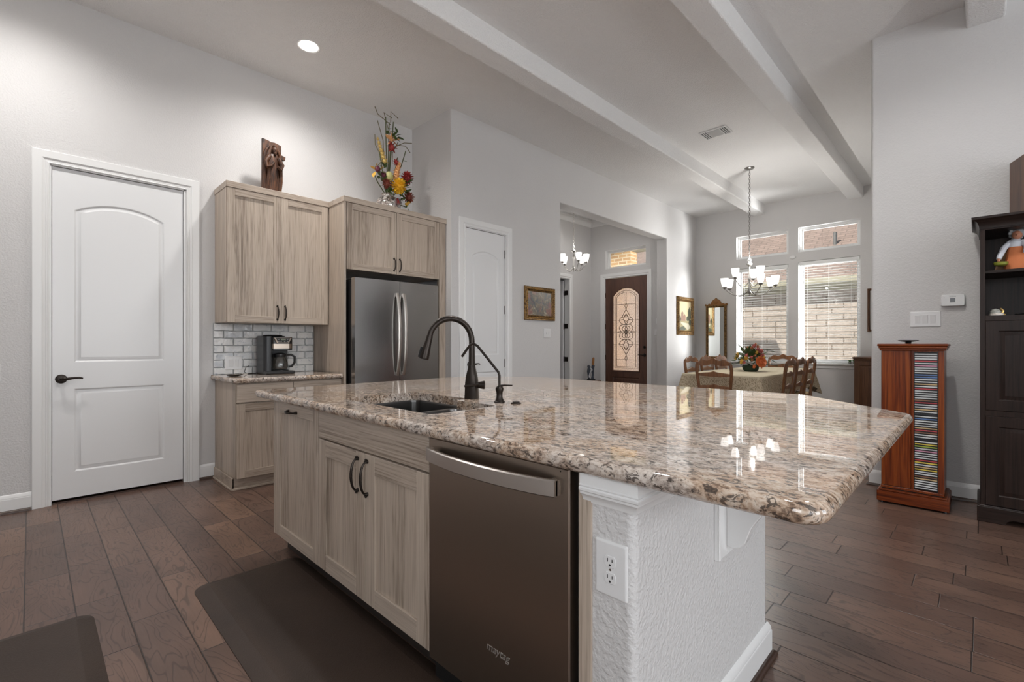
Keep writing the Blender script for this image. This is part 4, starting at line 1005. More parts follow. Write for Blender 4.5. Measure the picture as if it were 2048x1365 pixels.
# dining chairs: French ladder-backs
def chair(label, group):
    t_ = thing('dining_chair', label, 'chair', (0, 0, 0), 0, group)     # back at y=0, front at -y, local
    lo = dict(parent=t_, local=True)
    def bow(x): return .018*math.cos(x/.22*PI/2)
    for s_ in (-1, 1):
        m = MB(); m.tube([(s_*.185, .04, 0), (s_*.187, .015, .2), (s_*.19, 0, .44), (s_*.188, .006, .52), (s_*.192, .02, .62), (s_*.205, .035, .74), (s_*.212, .046, .83), (s_*.206, .054, .90), (s_*.19, .057, .93)], [.017, .018, .021, .019, .018, .02, .021, .019, .014], 8); build('rear_leg', m, OAKC, **lo)
        m = MB(); m.tube([(s_*.205, -.42, 0), (s_*.21, -.428, .03), (s_*.2, -.41, .12), (s_*.205, -.405, .3), (s_*.212, -.41, .40), (s_*.21, -.40, .44)], [.016, .02, .015, .02, .027, .026], 10); build('front_leg', m, OAKC, **lo)
    def rail(name, zb, amp, hgt, hw, yb, crest=False):
        n_ = 28; F_, B_ = [], []
        for i in range(n_+1):
            s_ = -1+2*i/n_; x = s_*hw; y = yb+.016*(1-s_*s_)
            up = amp*(math.cos(s_*PI*1.5)**2*.55+.75*math.exp(-(s_/.22)**2)) if crest else amp*(1-abs(s_))**.7*(1+.5*math.exp(-(s_/.15)**2))
            dn = (.35*amp*math.cos(s_*PI*2)) if crest else -amp*.7*math.cos(s_*PI*.5)
            if crest: up -= .04*abs(s_)**6; dn -= .02*abs(s_)**4
            F_.append((x, y, zb+hgt/2+up, zb-hgt/2+dn if crest else zb-hgt/2-dn*-.5))
        m = MB()
        m.rings([[Vector((x, y-.010, zl)), Vector((x, y-.010, zu-.006)), Vector((x, y-.004, zu)), Vector((x, y+.006, zu)), Vector((x, y+.011, zu-.006)), Vector((x, y+.011, zl))] for x, y, zu, zl in F_]); build(name, m, OAKC, ang=40, **lo)
    rail('crest_rail', .925, .026, .055, .205, .05, True); rail('back_slat', .775, .022, .028, .20, .028); rail('back_slat', .62, .02, .026, .186, .012)
    m = MB(); P = rounded([(-.19, 0), (.19, 0), (.225, -.43), (-.225, -.43)], .03, 4)
    m.rings([[Vector((x, y, z)) for x, y in (inset(P, d) if d else P)] for d, z in ((.004, .385), (0, .39), (0, .435), (.004, .44))]); build('seat_frame', m, OAKC, **lo)
    m = MB(); m.rings([[Vector((x, y, z)) for x, y in inset(P, d)] for d, z in ((.012, .438), (.010, .455), (.03, .475), (.09, .482))]); build('seat', m, plain('woven_rush', (.42, .30, .16), .8), ang=60, **lo)
    m = MB(); m.tube([(-.19, 0, .2), (.19, 0, .2)], .010, 8); m.tube([(-.2, -.41, .17), (-.19, 0.01, .17)], .010, 8); m.tube([(.2, -.41, .17), (.19, .01, .17)], .010, 8); build('stretcher', m, OAKC, **lo)
    return t_
G_ = 'ladder-back chairs round the dining table'
spots = [((-2.31, 5.93), PI, 'carved wooden ladder-back chair at the near head of the dining table, back to the viewer'),
 ((-1.70, 6.61), -PI/2, 'carved wooden chair nearest the viewer in the row right of the dining table'),
 ((-1.70, 7.10), -PI/2, 'carved wooden chair in the middle of the row right of the dining table'),
 ((-1.70, 7.62), -PI/2, 'carved wooden chair farthest back in the row right of the dining table'),
 ((-2.31, 8.74), 0, 'carved wooden chair at the far head of the dining table in front of the windows'),
 ((-2.92, 6.75), PI/2, 'carved wooden chair nearest the viewer in the row left of the dining table'),
 ((-2.92, 7.30), PI/2, 'carved wooden chair in the middle of the row left of the dining table'),
 ((-2.92, 7.86), PI/2, 'carved wooden chair farthest back in the row left of the dining table')]
ch0 = None
for i, ((x, y), rz, lab) in enumerate(spots):
    if i == 0: ch0 = chair(lab, G_); c_ = ch0
    else: c_ = dup(ch0); c_['label'] = lab
    c_.location = (x, y, 0); c_.rotation_euler.z = rz
# flowers
def blob_leaf(m, p, d, L_, wd):
    d = Vector(d).normalized(); sd = d.cross(Vector((R.uniform(-.4, .4), R.uniform(-.4, .4), 1))).normalized(); nn = sd.cross(d)
    p = Vector(p); A = [p, p+d*L_*.3+sd*wd*.8+nn*L_*.05, p+d*L_*.65+sd*wd*.7+nn*L_*.06, p+d*L_, p+d*L_*.65-sd*wd*.7+nn*L_*.06, p+d*L_*.3-sd*wd*.8+nn*L_*.05]
    mid = [p+d*L_*.3+nn*L_*-.02, p+d*L_*.65]
    V = [m.v(q) for q in A+mid]
    for f in ((0, 1, 6), (1, 2, 7, 6), (2, 3, 7), (3, 4, 7), (4, 5, 6, 7), (5, 0, 6)): m.face([V[i] for i in f])
def mum(m, c, r, n_=60, up=(0, 0, 1)):
    c = Vector(c)
    for i in range(n_):
        z = 1-2*(i+.5)/n_; a = i*2.39996; q = math.sqrt(1-z*z); d = Vector((q*math.cos(a), q*math.sin(a), z))
        blob_leaf(m, c+d*r*.35, d, r*.65, r*.20)
    m.ball(c, r*.55, 8, 6)
def rose(m, c, r, d0):
    c = Vector(c); d0 = Vector(d0).normalized(); a_ = d0.orthogonal().normalized(); b_ = d0.cross(a_)
    for k_, (rr, n_, tilt) in enumerate(((1, 7, .25), (.78, 6, .55), (.52, 5, .8), (.28, 4, 1.0))):
        for i in range(n_):
            an = 2*PI*i/n_+k_*.5; rad = a_*math.cos(an)+b_*math.sin(an); tg = d0.cross(rad)
            ctr = c+rad*r*rr*.55+d0*r*.25*k_*.6; n2 = 6; V = []
            for j in range(n2):
                aa = 2*PI*j/n2; u, v = math.cos(aa), math.sin(aa)
                V.append(m.v(ctr+tg*u*r*rr*.55+(rad*(1-tilt)+d0*tilt).normalized()*v*r*.38+rad*(.12*r*v)))
            cc = m.v(ctr-rad*r*.06)
            for j in range(n2): m.face([V[j], V[(j+1) % n2], cc])
    m.ball(c, r*.5, 8, 6)
def col(name, c, r=.6): return plain(name, c, r)
YEL, GOLD, REDF, WINE, ORNG, PCH, LIME, GRN, DGRN, PINK = (col('yellow_petals', (.80, .50, .03)), col('gold_petals', (.62, .36, .05)), col('red_petals', (.34, .035, .03)), col('wine_petals', (.10, .012, .03)), col('orange_petals', (.62, .17, .05)), col('peach_petals', (.78, .42, .18)), col('pale_green_bud', (.46, .44, .18)), col('leaf_green', (.06, .10, .025)), col('dark_leaf_green', (.02, .045, .02)), col('pink_petals', (.50, .13, .12)))
STEM = col('stem_green', (.09, .10, .04))
# arrangement on the over-fridge cabinet; built around x=XV with u=y, v=z
va = thing('flower_arrangement', 'tall autumn flower arrangement in a glass vase on the refrigerator cabinet', 'flowers', (-4.38, 2.62, 2.502))
VX, VY, VZ = -4.38, 2.615, 2.503
t = NT('clear_vase_glass'); tr = t.n('ShaderNodeBsdfTransparent', ins={0: (.86, .84, .82)}); gs = t.n('ShaderNodeBsdfGlossy', ins={'Roughness': .05}); df_ = t.n('ShaderNodeBsdfDiffuse', ins={0: t.ramp(t.noise(t.coords(), 45, 3), [(.4, (.25, .17, .13)), (.6, (.75, .72, .68))])})
a1 = t.n('ShaderNodeMixShader'); a2 = t.n('ShaderNodeMixShader'); t.put(a1.inputs[0], t.ramp(t.noise(t.coords(), 28, 3), [(.42, .05), (.58, .7)])); t.t.links.new(tr.outputs[0], a1.inputs[1]); t.t.links.new(df_.outputs[0], a1.inputs[2])
a2.inputs[0].default_value = .2; t.t.links.new(a1.outputs[0], a2.inputs[1]); t.t.links.new(gs.outputs[0], a2.inputs[2]); t.t.links.new(a2.outputs[0], t.out.inputs[0])
m = MB(); m.lathe((VX, VY, VZ), [(.05, 0), (.085, .01), (.125, .06), (.13, .10), (.105, .155), (.065, .19), (.06, .205), (.07, .215), (.062, .212), (.05, .2), (.06, .18)], 28, cap=False); build('vase', m, t.m, va)
m = MB()
for s_ in (-1, 1):
    for k_ in range(3): blob_leaf(m, (VX+.10, VY+.03, VZ+.165), (.2, s_*1.0, -.3-.35*k_), .09, .03)
for k_ in range(5): blob_leaf(m, (VX+.125, VY+.03, VZ+.155), (.1, -.35+.17*k_, -1), .10, .012)
build('bow', m, plain('grey_ribbon', (.22, .19, .19), .4), va)
m = MB()
for k_ in range(4): blob_leaf(m, (VX+.13, VY+.03, VZ+.16), (.1, -.3+.2*k_, -1), .08, .009)
build('twine', m, REDF, va)
def at(u, v, x=0): return Vector((VX+x, VY+u, VZ+v))
m = MB()
stems = [(-.11, .62), (-.04, 1.0), (.02, .80), (.05, .98), (.10, .62), (.20, .72), (-.17, .38), (.19, .34), (.20, .12), (-.09, .42), (0, .96)]
for u, v in stems: m.tube([at(0, .15), at(u*.3, .15+(v-.15)*.35), at(u*.75, .15+(v-.15)*.7, .01), at(u, v, .02)], .0055, 5)
build('stems', m, STEM, va)
m = MB()
for a_, b_, c_ in (((.03, .95), (-.13, 1.0), (-.17, 1.06)), ((.03, .97), (.02, 1.08), (.10, 1.03)), ((.0, .9), (-.06, 1.04), (.03, 1.01)), ((-.05, .55), (-.07, .75), (-.14, .93)), ((.06, .72), (.18, .80), (.27, .82)), ((.1, .76), (.2, .77), (.25, .71)), ((-.1, .62), (-.16, .68), (-.17, .78)), ((.05, .55), (.04, .65), (.10, .78)), ((-.07, .5), (-.14, .46), (-.05, .6))):
    m.tube([at(*a_), at(*b_, .02), at(*c_, .03)], .0042, 5)
build('twigs', m, plain('twig', (.16, .13, .07), .8), va)
m = MB()
for _ in range(75):
    u, v = R.choice([(-.03, .25), (.10, .25), (.16, .28), (-.12, .38), (.05, .32), (.0, .22), (.14, .22), (.06, .8), (-.02, .84), (.1, .83), (-.1, .33), (.02, .42), (.1, .40), (.18, .36), (.03, .22), (.12, .20), (-.06, .46), (.13, .62), (.08, .7)]); blob_leaf(m, at(u+R.uniform(-.04, .04), v+R.uniform(-.03, .03), R.uniform(0, .07)), (R.uniform(.1, 1), R.uniform(-1, 1), R.uniform(-.5, .8)), R.uniform(.05, .10), .022)
for k_ in range(9): blob_leaf(m, at(.19+R.uniform(-.02, .02), .28-.028*k_, .05), (.3, R.uniform(-.6, .6), -1), .05, .012)
build('leaves', m, GRN, va)
def fl(name, mat_, fn):
    m = MB(); fn(m); build(name, m, mat_, va)
fl('chrysanthemum', YEL, lambda m: mum(m, at(.06, .29, .11), .092, 90))
fl('dahlia', REDF, lambda m: mum(m, at(.21, .43, .03), .078, 70))
fl('dahlia', col('rust_petals', (.22, .05, .03)), lambda m: (mum(m, at(.22, .22, .05), .068, 56), mum(m, at(-.05, .30, .06), .062, 50)))
fl('lily', PCH, lambda m: ([blob_leaf(m, at(.03, .78, .03), (.2, math.cos(k*1.05), math.sin(k*1.05)+.3), .095, .036) for k in range(6)], m.ball(at(.03, .79, .02), .022, 8, 6)))
fl('lily', REDF, lambda m: ([blob_leaf(m, at(.02, .70, .03), (.3, math.cos(k*1.05), math.sin(k*1.05)), .07, .028) for k in range(6)], m.ball(at(.02, .70, .03), .034, 8, 6)))
fl('rosebud', REDF, lambda m: mum(m, at(.07, .56, .04), .04, 20))
fl('flower_spike', col('cream_petals', (.66, .47, .15)), lambda m: [mum(m, at(-.13+.012*k, .75-.035*k, .02), .022+.0045*k, 18) for k in range(7)])
fl('flower_spike', PCH, lambda m: [mum(m, at(.105-.008*k, .55-.03*k, .04), .030+.0045*k, 20) for k in range(6)])
fl('gold_leaf_spray', GOLD, lambda m: [blob_leaf(m, at(u, v, .03), (.2, a, b), .075, .034) for u, v, a, b in ((-.17, .43, .3, .8), (-.16, .42, -1, .3), (-.17, .40, -.3, -.8), (-.12, .42, .6, .7))])
fl('thistle_bud', WINE, lambda m: (m.ball(at(-.155, .42, .06), (.028, .028, .032), 10, 8), m.ball(at(-.085, .385, .06), (.026, .026, .032), 10, 8)))
fl('artichoke_bud', LIME, lambda m: m.ball(at(-.03, .375, .07), (.042, .042, .052), 12, 8))
fl('berry_cluster', GOLD, lambda m: [m.ball(at(.20+R.uniform(-.02, .03), .15+R.uniform(-.02, .02), .05), .014, 8, 6) for _ in range(5)])
# centrepiece on the dining table
cx_, cy_, cz_ = -2.29, 7.15, .769
ce = thing('flower_centrepiece', 'round autumn silk flower centrepiece on the dining table', 'flowers', (cx_, cy_, cz_))
m = MB(); m.lathe((cx_, cy_, cz_), [(.07, 0), (.10, .02), (.11, .07), (.10, .09), (.09, .085), (.08, .02), (.01, .01)], 20, cap=False); build('bowl', m, DGRN, ce)
rt_ = Vector((.713, .70, 0)); fw = Vector((-.70, .713, 0))
def ap(u, v, d=0): return Vector((cx_, cy_, cz_))+rt_*u-fw*d+Vector((0, 0, v))
m = MB()
for _ in range(260):
    a = R.uniform(0, 2*PI); e_ = R.uniform(-.15, 1.45); d_ = Vector((math.cos(a)*math.cos(e_), math.sin(a)*math.cos(e_), math.sin(e_))); rr = R.uniform(.08, .19)
    blob_leaf(m, Vector((cx_, cy_, cz_+.12))+d_*rr, d_+Vector((R.uniform(-.5, .5), R.uniform(-.5, .5), R.uniform(-.3, .5))), R.uniform(.05, .09), .02)
build('leaves', m, GRN, ce)
def pt(m_, n_, r_, hw=.2, zlo=.05, zhi=.33, k=16):
    for _ in range(n_):
        a = R.uniform(0, 2*PI); e_ = R.uniform(0, 1.4); d_ = Vector((math.cos(a)*math.cos(e_), math.sin(a)*math.cos(e_), math.sin(e_)*1.1)); mum(m_, Vector((cx_, cy_, cz_+.12))+d_*hw, r_, k)
m = MB(); rose(m, ap(.03, .14, .22), .082, rt_*.1-fw+Vector((0, 0, .3))); build('rose', m, ORNG, ce, ang=50)
m = MB(); mum(m, ap(-.06, .08, .22), .035, 24); mum(m, ap(.05, .06, .2), .02, 16); build('rosebud', m, ORNG, ce)
m = MB(); pt(m, 9, .035); mum(m, ap(-.12, .19, .12), .045, 24); mum(m, ap(-.17, .14, .1), .05, 24); build('hydrangea', m, GOLD, ce)
m = MB(); pt(m, 5, .035); [mum(m, ap(u, v, .1), .04, 20) for u, v in ((.08, .26), (.12, .23), (.05, .31), (.0, .36), (.10, .29))]; build('pink_blossoms', m, PINK, ce)
m = MB(); pt(m, 7, .03); [mum(m, ap(u, v, .08), .03, 20) for u, v in ((.03, .38), (.06, .35), (-.02, .33))]; build('rust_blossoms', m, col('rust_orange', (.42, .15, .06)), ce)
m = MB()
for u, v, du, dv in ((-.12, .3, -.6, .5), (.18, .3, 1, -.2), (.2, .2, 1, -.6), (.12, .3, 1, .1), (-.2, .12, -1, -.1), (.22, .1, 1, -.2)):
    m.tube([ap(u*.3, v*.5), ap(u, v, .05), ap(u+du*.13, v+dv*.13, .07)], .003, 5); blob_leaf(m, ap(u+du*.05, v+dv*.05, .06), rt_*du+Vector((0, 0, dv)), .10, .008)
build('grass_blades', m, DGRN, ce)
# mirror, pictures
GILT = NT('antique_gilt'); GILT.set(Base_Color=GILT.ramp(GILT.noise(GILT.coords(), 40, 4), [(.35, (.09, .045, .015)), (.65, (.34, .20, .07))]), Metallic=.5, Roughness=.42); GILT.bump(GILT.noise(GILT.coords(), 90, 2), .003); GILT = GILT.m
def frame(M, u0, u1, v0, v1, wd, prof, name, mat_, parent):
    m = MB(); R_ = []
    for (u, v), (du, dv) in (((u0, v0), (1, 1)), ((u1, v0), (-1, 1)), ((u1, v1), (-1, -1)), ((u0, v1), (1, -1))): R_.append([M(u+du*a*wd, v+dv*a*wd, b) for a, b in prof])
    m.rings(R_+[R_[0]], True, False); bmesh.ops.remove_doubles(m.bm, verts=m.bm.verts, dist=1e-5); return m, build(name, m, mat_, parent) if name else None
FP = [(0, 0), (0, .022), (.12, .032), (.28, .028), (.4, .036), (.62, .03), (.75, .016), (.85, .022), (1, .014), (1, 0)]
def beads(M, u0, u1, v0, v1, inset_, r, parent, mat_):
    m = MB(); a = inset_
    for (p, q) in (((u0+a, v0+a), (u1-a, v0+a)), ((u1-a, v0+a), (u1-a, v1-a)), ((u1-a, v1-a), (u0+a, v1-a)), ((u0+a, v1-a), (u0+a, v0+a))):
        n_ = max(2, int(math.dist(p, q)/(r*2.6)))
        for i in range(n_): s_ = i/n_; m.ball(M(p[0]+(q[0]-p[0])*s_, p[1]+(q[1]-p[1])*s_, .034), r, 6, 4)
    build('beading', m, mat_, parent)
t = NT('dark_abstract_painting'); v = t.coords((1, 1, 1)); c1 = t.noise(v, 9, 5, .7, 1.5, 'Color'); f1 = t.noise(v, 11, 5, .65, 1.2); f2 = t.noise(v, 6, 4, .6, .8)
cc = t.ramp(f1, [(.33, (.02, .025, .03)), (.45, (.09, .10, .10)), (.52, (.16, .12, .08)), (.60, (.24, .22, .16)), (.72, (.5, .45, .33))]); cc = t.mix(t.ramp(f2, [(.52, 0), (.62, .55)]), cc, (.30, .09, .07)); t.set(Base_Color=cc, Roughness=.35); t.bump(f1, .002); DARKP = t.m
MC = FX(XC)
pa = thing('framed_painting', 'small dark abstract painting in a beaded gilt frame beside the pantry door', 'painting', (XC, 4.565, 1.457))
frame(MC, 4.28, 4.856, 1.457, 1.88, .062, FP, 'frame', GILT, pa); beads(MC, 4.28, 4.856, 1.457, 1.88, .03, .010, pa, plain('gold_beads', (.50, .30, .10), .35, .6))
m = MB(); m.prism(rect(4.335, 4.80, 1.51, 1.83), MC, 0, .012); build('canvas', m, DARKP, pa)
def landscape(M, u0, u1, v0, v1, parent, flip=1):
    w_, h_ = u1-u0, v1-v0; f = lambda a, b: (u0+w_*(a if flip > 0 else 1-a), v0+h_*b)
    sky_, ground_, tree_, house_, water_ = (plain('painted_sky', (.58, .50, .30), .5), plain('painted_ground', (.30, .25, .12), .5), plain('painted_trees', (.06, .065, .035), .5), plain('painted_walls', (.26, .15, .10), .5), plain('painted_water', (.52, .48, .36), .5))
    m = MB(); m.mi = 0; m.prism([f(0, 0), f(1, 0), f(1, 1), f(0, 1)], M, 0, .010)
    def sh(mi, poly, z): m.mi = mi; m.prism([f(*p) for p in poly], M, .009, .010+z)
    sh(1, [(0, 0), (1, 0), (1, .36), (.7, .33), (.3, .38), (0, .34)], .0003)
    sh(4, [(.15, .30), (.75, .26), (.95, .12), (.7, .04), (.5, .14), (.2, .24)], .0006)
    R3 = random.Random(5)
    def blob(cx, cy, rx, ry, mi, z): sh(mi, [(min(1, max(0, cx+rx*(1+R3.uniform(-.2, .2))*math.cos(q))), min(1, max(0, cy+ry*(1+R3.uniform(-.2, .2))*math.sin(q)))) for q in [2*PI*i/16 for i in range(16)]], z)
    sh(3, [(.18, .34), (.55, .34), (.55, .50), (.46, .58), (.38, .50), (.36, .62), (.28, .66), (.2, .6)], .0009)
    blob(.84, .55, .12, .25, 2, .0012); blob(.70, .42, .10, .09, 2, .0013); blob(.10, .40, .09, .10, 2, .0013); blob(.9, .3, .1, .1, 2, .0014); blob(.3, .08, .25, .07, 2, .0014)
    build('canvas', m, [sky_, ground_, tree_, house_, water_], parent, smooth=False)
pb = thing('framed_painting', 'upright landscape painting in a wide gilt frame left of the mirror', 'painting', (XC, 8.78, 1.32))
frame(MC, 8.44, 9.13, 1.322, 2.045, .085, [(a, b*1.3) for a, b in FP], 'frame', GILT, pb); landscape(MC, 8.515, 9.055, 1.397, 1.97, pb)
pc = thing('framed_print', 'dark-framed picture on the dining wall, half hidden by the wall corner', 'picture', (-1.0, YD, 1.345))
frame(MD, -1.242, -.76, 1.347, 2.03, .035, FP, 'frame', WALNUT, pc); m = MB(); m.prism(rect(-1.21, -.79, 1.38, 2.0), MD, 0, .008); build('mat_board', m, plain('mat_board', (.55, .56, .56), .6), pc)
m = MB(); m.prism(rect(-1.15, -.85, 1.46, 1.93), MD, .008, .010); build('print', m, DARKP, pc)
mi = thing('wall_mirror', 'tall narrow gilt-framed wall mirror with a crest beside the dining windows', 'mirror', (-3.603, YD, .86))
frame(MD, -3.80, -3.405, .86, 1.905, .05, [(a, b*.9) for a, b in FP], 'frame', GILT, mi)
m = MB(); m.prism(rect(-3.755, -3.45, .905, 1.86), MD, 0, .012); m.mi = 0; build('glass', m, plain('mirror_glass', (.86, .9, .88), .02, 1), mi)
m = MB(); cr = [(-3.815, 1.895), (-3.39, 1.895), (-3.395, 1.925), (-3.44, 1.915), (-3.47, 1.935), (-3.50, 1.925), (-3.515, 1.97), (-3.555, 2.01), (-3.58, 2.02), (-3.603, 2.045), (-3.626, 2.02), (-3.65, 2.01), (-3.69, 1.97), (-3.705, 1.925), (-3.735, 1.935), (-3.765, 1.915), (-3.81, 1.925)]
m.prism(cr, MD, 0, .03, .006); m.ball(MD(-3.603, 1.965, .03), (.045, .012, .04), 12, 8); [m.ball(MD(u, 1.915, .02), .016, 8, 6) for u in (-3.80, -3.406)]; build('crest', m, plain('carved_gilt', (.26, .12, .035), .4, .3), mi)
m = MB(); m.rings([[MD(-2.293+(.047-d_)*math.cos(a)*(1+.12*abs(math.cos(a))), 2.663+(.034-d_)*math.sin(a), w_) for a in [2*PI*i/24 for i in range(24)]] for w_, d_ in ((0, 0), (.02, .002), (.028, .012))])
tag(build('glass_break_sensor', m, WP), 'small white oval sensor on the wall between the dining windows', 'sensor')
# blinds
BL = plain('white_blind', (.80, .81, .80), .35)
for x0, x1, z1, lab in ((-3.225, -2.37, 2.553, 'white horizontal blind with open slats in the left tall dining window'), (-2.20, -1.343, 2.568, 'white horizontal blind with open slats in the right tall dining window')):
    b_ = thing('window_blind', lab, 'blind', ((x0+x1)/2, YD+.05, .84))
    m = MB(); m.box(x0, x1, YD+.02, YD+.075, z1-.05, z1-.003, .003); m.box(x0, x1, YD+.008, YD+.018, z1-.062, z1-.003, .003); build('headrail', m, BL, b_)
    m = MB(); z = z1-.085
    while z > .875:
        for s_ in range(4):
            a, b = s_/4, (s_+1)/4; za = z+.003*math.sin(PI*a)-.002*(a-.5); zb = z+.003*math.sin(PI*b)-.002*(b-.5); y0, y1 = YD+.033+.030*a, YD+.033+.030*b
            m.quad([(x0, y0, za), (x1, y0, za), (x1, y1, zb), (x0, y1, zb)])
            m.quad([(x0, y0, za-.0016), (x0, y1, zb-.0016), (x1, y1, zb-.0016), (x1, y0, za-.0016)])
        m.quad([(x0, YD+.033, z+.001), (x1, YD+.033, z+.001), (x1, YD+.033, z-.0006), (x0, YD+.033, z-.0006)])
        z -= .0435
    build('slats', m, BL, b_, smooth=False)
    m = MB(); m.box(x0, x1, YD+.025, YD+.073, .838, .856, .003); build('bottom_rail', m, BL, b_)
    m = MB()
    for x in (x0+.12, (x0+x1)/2, x1-.12):
        for yy in (YD+.0315, YD+.0645): m.tube([(x, yy, .85), (x, yy, z1-.05)], .0009, 4)
    build('ladder_cord', m, BL, b_)
    m = MB(); m.tube([(x0+.075, YD+.012, z1-.06), (x0+.075, YD+.010, 1.75)], .004, 6); build('tilt_wand', m, plain('wand_grey', (.10, .11, .11), .3), b_)
# sideboard, sill plant
sb = thing('sideboard', 'brown wooden sideboard against the dining wall under the framed print', 'sideboard', (-.99, 9.05, 0))
m = MB(); m.box(-1.345, -.64, 8.83, 9.29, .06, .925, .003); m.box(-1.33, -.65, 8.86, 9.28, 0, .06); build('body', m, WALNUT, sb)
m = MB(); m.box(-1.365, -.635, 8.805, 9.295, .925, .955, .008); m.box(-1.355, -.64, 8.815, 9.29, .905, .925, .004); build('top', m, WALNUT, sb)
for a, b in ((-1.335, -.995), (-.99, -.65)):
    m = MB(); panelled(m, FY(8.815), a, b, .09, .885, .015, [panel_loops(lambda d: rect(a+.05+d, b-.05-d, .14+d, .835-d))]); d = build('door', m, WALNUT, sb)
    m = MB(); m.ball((b-.03 if a < -1.2 else a+.03, 8.80, .5), .012, 10, 8); build('knob', m, BRONZE, d)
for i, (x, h_) in enumerate(((-1.47, .07), (-1.41, .09))):
    sp_ = thing('succulent_pot', ['left', 'right'][i]+' of two small potted green succulents on the dining window sill', 'plant', (x, YD-.02, .832), 0, 'succulents on the window sill')
    m = MB(); m.lathe((x, YD-.02, .832), [(.018, 0), (.024, .028), (.022, .028), (.01, .024)], 14); build('pot', m, plain('grey_pot', (.25, .26, .22), .6), sp_)
    m = MB()
    for k_ in range(16): a = k_*2.4; blob_leaf(m, (x, YD-.02, .855), (math.cos(a)*.7, math.sin(a)*.7, .6+.05*k_), h_*.7, .009)
    build('leaves', m, col('succulent_green', (.10, .22, .06)), sp_)
# foyer ornament: bat-shaped wooden stick and small painted figure on a low stand
st = thing('plant_stand', 'low dark wooden stand in the foyer corner left of the entry door', 'stand', (-5.52, 7.88, 0))
m = MB(); m.box(-5.66, -5.38, 7.76, 8.02, .39, .425, .006); build('top', m, WALNUT, st)
for x in (-5.64, -5.40):
    for y in (7.78, 8.0): m = MB(); m.box(x-.014, x+.014, y-.014, y+.014, 0, .39, .003); build('leg', m, WALNUT, st)
fg = thing('figurine', 'small dark and silver sculpture with an upright wooden paddle on the foyer stand', 'figurine', (-5.52, 7.88, .425))
m = MB(); m.lathe((-5.52, 7.88, .425), [(.085, 0), (.085, .02), (.06, .03)], 16); build('base', m, BLACK, fg)
m = MB(); m.tube([(-5.56, 7.86, .45), (-5.565, 7.86, .52), (-5.56, 7.85, .60), (-5.56, 7.86, .66), (-5.54, 7.86, .71)], [.02, .022, .035, .03, .02], 10); m.tube([(-5.50, 7.90, .45), (-5.49, 7.9, .55), (-5.51, 7.9, .64), (-5.48, 7.9, .73)], [.03, .02, .035, .03], 10); m.ball((-5.565, 7.86, .70), .03, 10, 8); build('body', m, plain('slate_blue', (.05, .06, .08), .4), fg)
m = MB(); m.tube([(-5.52, 7.83, .48), (-5.53, 7.83, .52), (-5.50, 7.83, .585), (-5.475, 7.84, .635), (-5.50, 7.84, .67)], [.02, .012, .016, .016, .012], 8); build('silver_sash', m, plain('silver_white', (.6, .62, .66), .3, .3), fg)
m = MB(); m.tube([(-5.50, 7.90, .70), (-5.49, 7.90, .76), (-5.48, 7.90, .86), (-5.475, 7.90, .88)], [.022, .028, .026, .012], 10, flat=.6); build('wooden_paddle', m, plain('honey_wood', (.34, .14, .04), .4), fg)

# ------------------------------------------------------------------ right wall: disc tower, cabinet, speaker
YC = 4.398
ct = thing('disc_tower', 'cherry wood tower with an open column of discs by the right wall', 'cabinet', (-.333, 4.6, 0))
m = MB()
m.box(-.507, -.337, YC+.018, 4.72, .125, 1.12); m.box(-.193, -.162, YC, 4.72, .125, 1.115, .002); m.box(-.337, -.3215, YC, 4.72, .125, 1.115, .002); m.box(-.337, -.193, 4.56, 4.72, .125, 1.115); m.box(-.507, -.162, YC, 4.72, .107, .125, .002)
m.box(-.3215, -.193, YC+.002, 4.72, 1.105, 1.115); build('case', m, CHERRY, ct)
m = MB(); m.box(-.504, -.339, YC, YC+.018, .128, 1.113, .002); dd_ = build('door', m, CHERRY, ct)
m = MB(); m.box(-.515, -.152, YC-.012, 4.73, 1.112, 1.128, .006); m.box(-.520, -.147, YC-.018, 4.735, 1.128, 1.142, .003); m.box(-.528, -.139, YC-.026, 4.74, 1.142, 1.162, .008)
build('top', m, CHERRYX, ct)
m = MB(); m.box(-.530, -.135, YC-.03, 4.74, .012, .088, .006); m.box(-.520, -.145, YC-.02, 4.73, .088, .100, .005); build('plinth', m, CHERRYX, ct)
m = MB(); m.box(-.50, -.17, YC+.01, 4.7, .098, .108); build('shadow_gap', m, DARKV, ct)
m = MB(); [m.lathe((x, y, 0), [(.012, 0), (.012, .014)], 10) for x in (-.505, -.16) for y in (YC-.005, 4.71)]; build('foot', m, BLACK, ct)
NC = 59; zb, zt_ = .138, 1.098; pitch = (zt_-zb)/NC
m = MB(); m.box(-.3215, -.317, YC+.004, 4.56, .125, 1.105); m.box(-.1975, -.193, YC+.004, 4.56, .125, 1.105)
for i in range(NC+1): m.box(-.317, -.1975, YC+.0045, 4.5, zb+i*pitch-.0060, zb+i*pitch+.0010)
build('disc_rack', m, BLACK, ct)
CDC = {'white': (.55, .56, .56), 'pale grey': (.42, .43, .43), 'red': (.40, .06, .07), 'blue': (.10, .17, .34), 'black': (.03, .03, .035), 'tan': (.48, .34, .18), 'green': (.28, .36, .06), 'yellow': (.62, .47, .08), 'pink': (.46, .22, .30), 'brown': (.22, .12, .08)}
seq = {3: 'red', 5: 'pink', 6: 'pale grey', 9: 'blue', 10: 'blue', 13: 'tan', 15: 'red', 18: 'pale grey', 20: 'brown', 21: 'red', 24: 'tan', 26: 'black', 28: 'blue', 31: 'pale grey', 32: 'tan', 33: 'red', 34: 'brown', 37: 'black', 39: 'yellow', 40: 'green', 41: 'pale grey', 42: 'pink', 46: 'red', 47: 'yellow', 49: 'tan', 50: 'yellow', 53: 'brown', 54: 'tan'}
m = MB(); m.box(-.0595, .0595, 0, .12, 0, .0086, .0006); proto = {}
